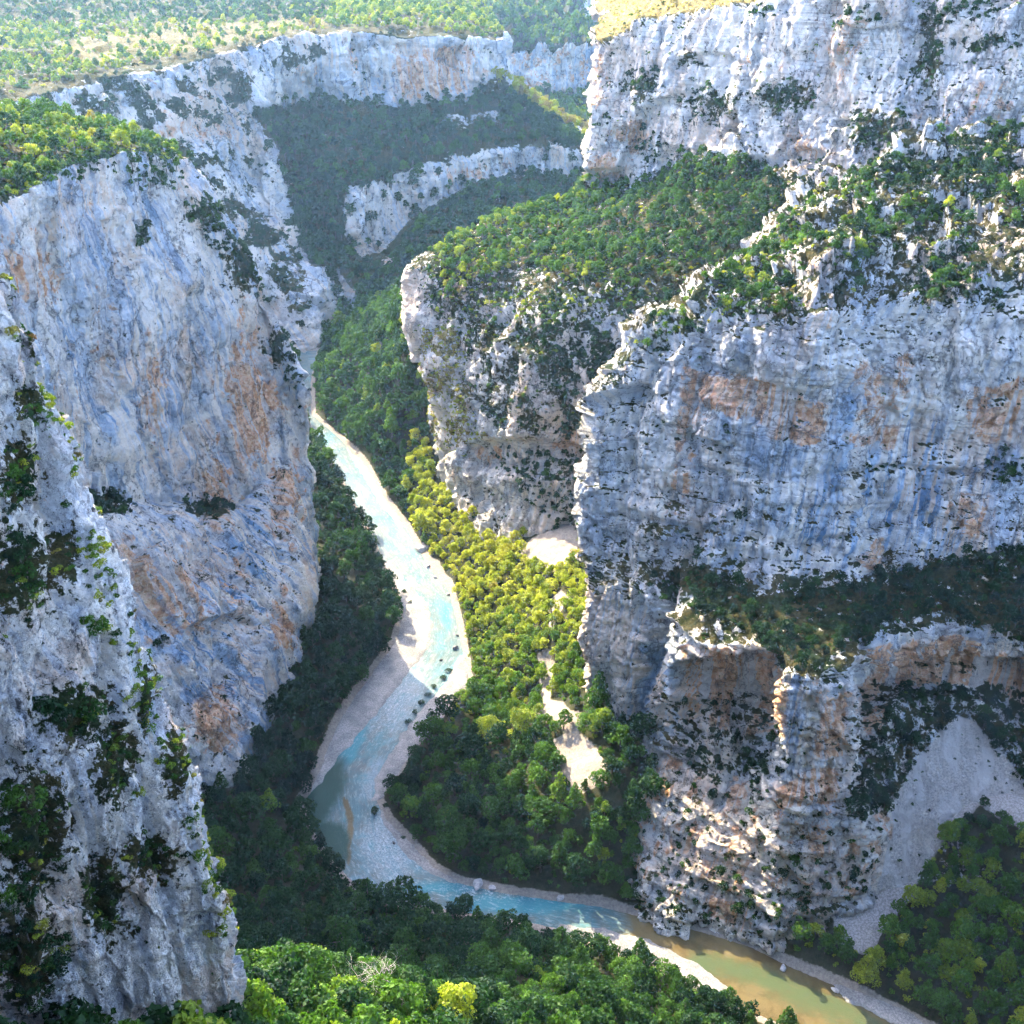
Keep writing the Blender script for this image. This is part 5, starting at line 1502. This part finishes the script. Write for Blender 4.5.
def details():
    ms = [boulder_mesh(k) for k in range(4)]
    for m in ms: m.materials.append(M_STONE)
    mw = [boulder_mesh(20 + k) for k in range(2)]
    for m in mw: m.materials.append(M_WETSTONE)
    lst = [  # sight line, radius, wet, label
        (421, 549, 3.6, 0, "large grey boulder at the water's edge beside the lit river bend"),
        (428, 566, 1.6, 0, "smaller grey boulder on the bank just below the large one at the lit bend"),
        (435, 577, 1.3, 0, "grey boulder at the foot of the sunlit trees, lowest of three by the lit bend"),
        (455, 648, 1.7, 1, "dark wet boulder in the turquoise stream by the right gravel bank"),
        (457, 635, 1.0, 1, "small dark wet rock just upstream of the dark boulder in the stream"),
        (441, 660, 0.8, 1, "lone small dark rock in midstream beside the right gravel bank"),
        (478, 884, 2.6, 0, "blue-grey boulder on the bank above the turquoise bend"),
        (492, 888, 1.6, 0, "grey rock beside the blue-grey boulder above the turquoise bend"),
        (560, 898, 1.8, 0, "pale rock on the far bank midway along the turquoise water"),
        (394, 843, 0.9, 1, "dark rock in the pale rapids below the wooded point"),
        (418, 606, 0.9, 0, "pale stone on the left gravel bank near its upper end"),
        (388, 655, 0.9, 0, "pale stone in the middle of the left gravel bank"),
        (372, 680, 0.8, 1, "dark stone near the lower end of the left gravel bank"),
        (783, 968, 1.5, 0, "pale rock at the waterline under the trees at the lower right"),
        (835, 990, 1.3, 0, "pale rock on the gravel bank at the lower right"),
        (448, 594, 1.2, 0, "grey rock where the sunlit trees meet the turquoise stream"),
        (365, 700, 0.7, 1, "small dark stone at the water side of the left gravel bank")]
    for k, (u, v, r, wet, lab) in enumerate(lst):
        o = bpy.data.objects.new('boulder', (mw if wet else ms)[k % (2 if wet else 4)]); COL.objects.link(o)
        o.location = PZ(u, v, 0.25 * r); o.scale = (r * 1.2, r, r); o.rotation_euler = (0, 0, k * 1.3)
        o['label'] = lab; o['category'] = 'boulder'; o['group'] = 'boulders along the river'
    # bushes on the gravel
    bush = [(409, 722, 1.3, "lowest bush of the line across the right gravel bank"), (415, 712, 1.1, "second lowest bush of the line across the right gravel bank"),
            (421, 703, 1.4, "bush in the lower middle of the line across the right gravel bank"), (428, 695, 1.2, "bush in the middle of the line across the right gravel bank"),
            (434, 687, 1.2, "bush in the upper middle of the line across the right gravel bank"), (443, 678, 1.3, "second highest bush of the line across the right gravel bank"),
            (449, 671, 1.3, "topmost bush of the line across the right gravel bank"),
            (386, 806, 1.5, "round dark bush standing alone in the pale rapids"), (374, 812, 2.2, "tall bush at the tip of the wooded point"),
            (403, 838, 1.1, "small dark bush on the narrow gravel edge under the point"),
            (404, 592, 1.6, "dark bush at the upper end of the left gravel bank"), (410, 603, 1.4, "lower of the dark bushes at the upper end of the left gravel bank"),
            (392, 574, 1.3, "bush on the thin gravel edge beside the lit water")]
    for k, (u, v, r, lab) in enumerate(bush):
        o = bpy.data.objects.new('shrub', PROTO[('shrub', k % 5)][0]); COL.objects.link(o)
        o.location = PZ(u, v, 0.3); m = 1.7 if k < 7 else 1.1
        o.scale = (r * m, r * m * 0.9, r * 1.1); o.rotation_euler = (0, 0, k * 2.1); o['tint'] = 0.18 if k < 10 else 0.25
        o['label'] = lab; o['category'] = 'bush'
    # the open-crowned tree alone on the right gravel bank
    t = bpy.data.objects.new('broadleaf_tree', None); COL.objects.link(t)
    t.location = PZ(433, 724, 0.5); t.scale = (3.2, 3.2, 3.6)
    t['label'] = "thin crowned grey-green tree standing alone on the right gravel bank"; t['category'] = 'tree'
    A, B = tree_shape(901, 'broad', 2)
    c = raw_mesh('crown', np.array(A[0]), np.array(A[1])[::2], smooth=False); c.materials.append(M_LEAF)
    tr = raw_mesh('trunk', np.array(B[0]), np.array(B[1])); tr.materials.append(M_BARK)
    o = bpy.data.objects.new('crown', c); COL.objects.link(o); o.parent = t; o['tint'] = 0.12
    o = bpy.data.objects.new('trunk', tr); COL.objects.link(o); o.parent = t
    # bare dead trees among the bright ones
    for k, (u, v, z, sc, lab) in enumerate(((366, 1000, 181, 5.0, "bare dead tree with pale twisted branches among the bright trees at the bottom"),
                                            (402, 1000, 176, 4.4, "second bare dead tree, farther from the near rock, with grey forked branches"))):
        V, F = [], []
        rng = np.random.default_rng(40 + k)

        def grow(p, d, L, r, lev):
            pts = [p]; rad = [r]
            q = np.array(p, float); dd = np.array(d, float)
            for s in range(4):
                dd = dd + rng.normal(size=3) * 0.22; dd /= np.linalg.norm(dd)
                q = q + dd * L / 4; pts.append(q.copy()); rad.append(r * (1 - 0.2 * (s + 1)))
                if lev > 0 and s >= 1:
                    for m in range(2 if lev > 1 else 1):
                        b = dd + rng.normal(size=3) * 0.75; b[2] = abs(b[2]) * 0.6; b /= np.linalg.norm(b)
                        grow(q.copy(), b, L * 0.62, r * 0.45, lev - 1)
            tube(V, F, pts, rad, 5)
        grow(np.array([0, 0, -0.3]), np.array([0.05, 0, 1.0]), 1.6, 0.05, 3)
        me = raw_mesh('dead_tree', np.array(V), np.array(F)); me.materials.append(M_DEAD)
        o = bpy.data.objects.new('dead_tree', me); COL.objects.link(o)
        o.location = PZ(u, v, z); o.scale = (sc, sc, sc)
        o['label'] = lab; o['category'] = 'dead tree'


# ============================================================ light and air
def lights():
    az, el = math.radians(SUN_AZ), math.radians(SUN_EL)
    S = Vector((math.sin(az) * math.cos(el), math.cos(az) * math.cos(el), math.sin(el)))
    L = bpy.data.lights.new("sun", 'SUN'); L.energy = SUN_W; L.angle = math.radians(0.5); L.color = (1.0, 0.84, 0.56)
    o = bpy.data.objects.new("sun", L); COL.objects.link(o)
    o.rotation_euler = S.to_track_quat('Z', 'Y').to_euler(); o.location = (0, 0, 600)
    w = bpy.data.worlds.new("World"); SC.world = w; w.use_nodes = True
    nt = w.node_tree; nt.nodes.clear()
    sky = nt.nodes.new('ShaderNodeTexSky'); sky.sky_type = 'NISHITA'; sky.sun_disc = False
    sky.sun_elevation = el; sky.sun_rotation = az; sky.altitude = 800; sky.dust_density = 3.0; sky.air_density = 0.45; sky.ozone_density = 0.6
    bg = nt.nodes.new('ShaderNodeBackground'); bg.inputs[1].default_value = SKY_W
    out = nt.nodes.new('ShaderNodeOutputWorld')
    nt.links.new(sky.outputs[0], bg.inputs[0]); nt.links.new(bg.outputs[0], out.inputs[0])
    # the air of the gorge
    m = bpy.data.materials.new("haze"); m.use_nodes = True
    t = m.node_tree; t.nodes.clear()
    v = t.nodes.new('ShaderNodeVolumePrincipled'); ou = t.nodes.new('ShaderNodeOutputMaterial')
    v.inputs['Color'].default_value = (0.36, 0.64, 1.0, 1); v.inputs['Density'].default_value = HAZE; v.inputs['Anisotropy'].default_value = 0.48
    t.links.new(v.outputs[0], ou.inputs['Volume'])
    x, y0, y1, z0, z1 = 2600, -60, 4200, -5.5, HAZE_TOP
    V = [(-x, y0, z0), (x, y0, z0), (x, y1, z0), (-x, y1, z0), (-x, y0, z1), (x, y0, z1), (x, y1, z1), (-x, y1, z1)]
    F = [(0, 3, 2, 1), (4, 5, 6, 7), (0, 1, 5, 4), (1, 2, 6, 5), (2, 3, 7, 6), (3, 0, 4, 7)]
    me = raw_mesh("haze", np.array(V, float), np.array(F), smooth=False)
    h = make_obj("haze", me, m); h['kind'] = 'stuff'; h['label'] = "thin blue haze filling the air of the gorge"


SUN_AZ, SUN_EL, SUN_W, SKY_W, HAZE = -33.0, 34.5, 2.0, 0.15, 0.000033
EXPOSURE = 3.7

sheet_near(); sheet_left(); sheet_right(); sheet_upper(); sheet_far(); sheet_beyond(); ground()
print("sheets", round(time.time() - T0, 1), {k: (round(float(s['S'][..., 2].min()), 1), round(float(s['S'][..., 2].max()), 1)) for k, s in SHEETS.items()})
HAZE_TOP = max(float(s['S'][..., 2].max()) for s in SHEETS.values()) + 12
coll = make_protos()
plant_everything()
print("sampled", round(time.time() - T0, 1))
place_plants(coll)
details()
lights()
print("built", round(time.time() - T0, 1))

SC.view_settings.view_transform = 'Standard'
SC.view_settings.look = 'None'
SC.view_settings.exposure = EXPOSURE
SC.view_settings.gamma = 1.0
SC.view_settings.use_curve_mapping = False
cy = SC.cycles
cy.max_bounces = 7; cy.diffuse_bounces = 6; cy.glossy_bounces = 2; cy.transmission_bounces = 3; cy.volume_bounces = 1; cy.transparent_max_bounces = 4
cy.use_adaptive_sampling = True; cy.adaptive_threshold = 0.04; cy.adaptive_min_samples = 16
cy.use_denoising = True
try: cy.denoiser = 'OPENIMAGEDENOISE'
except Exception: pass
cy.caustics_reflective = False; cy.caustics_refractive = False
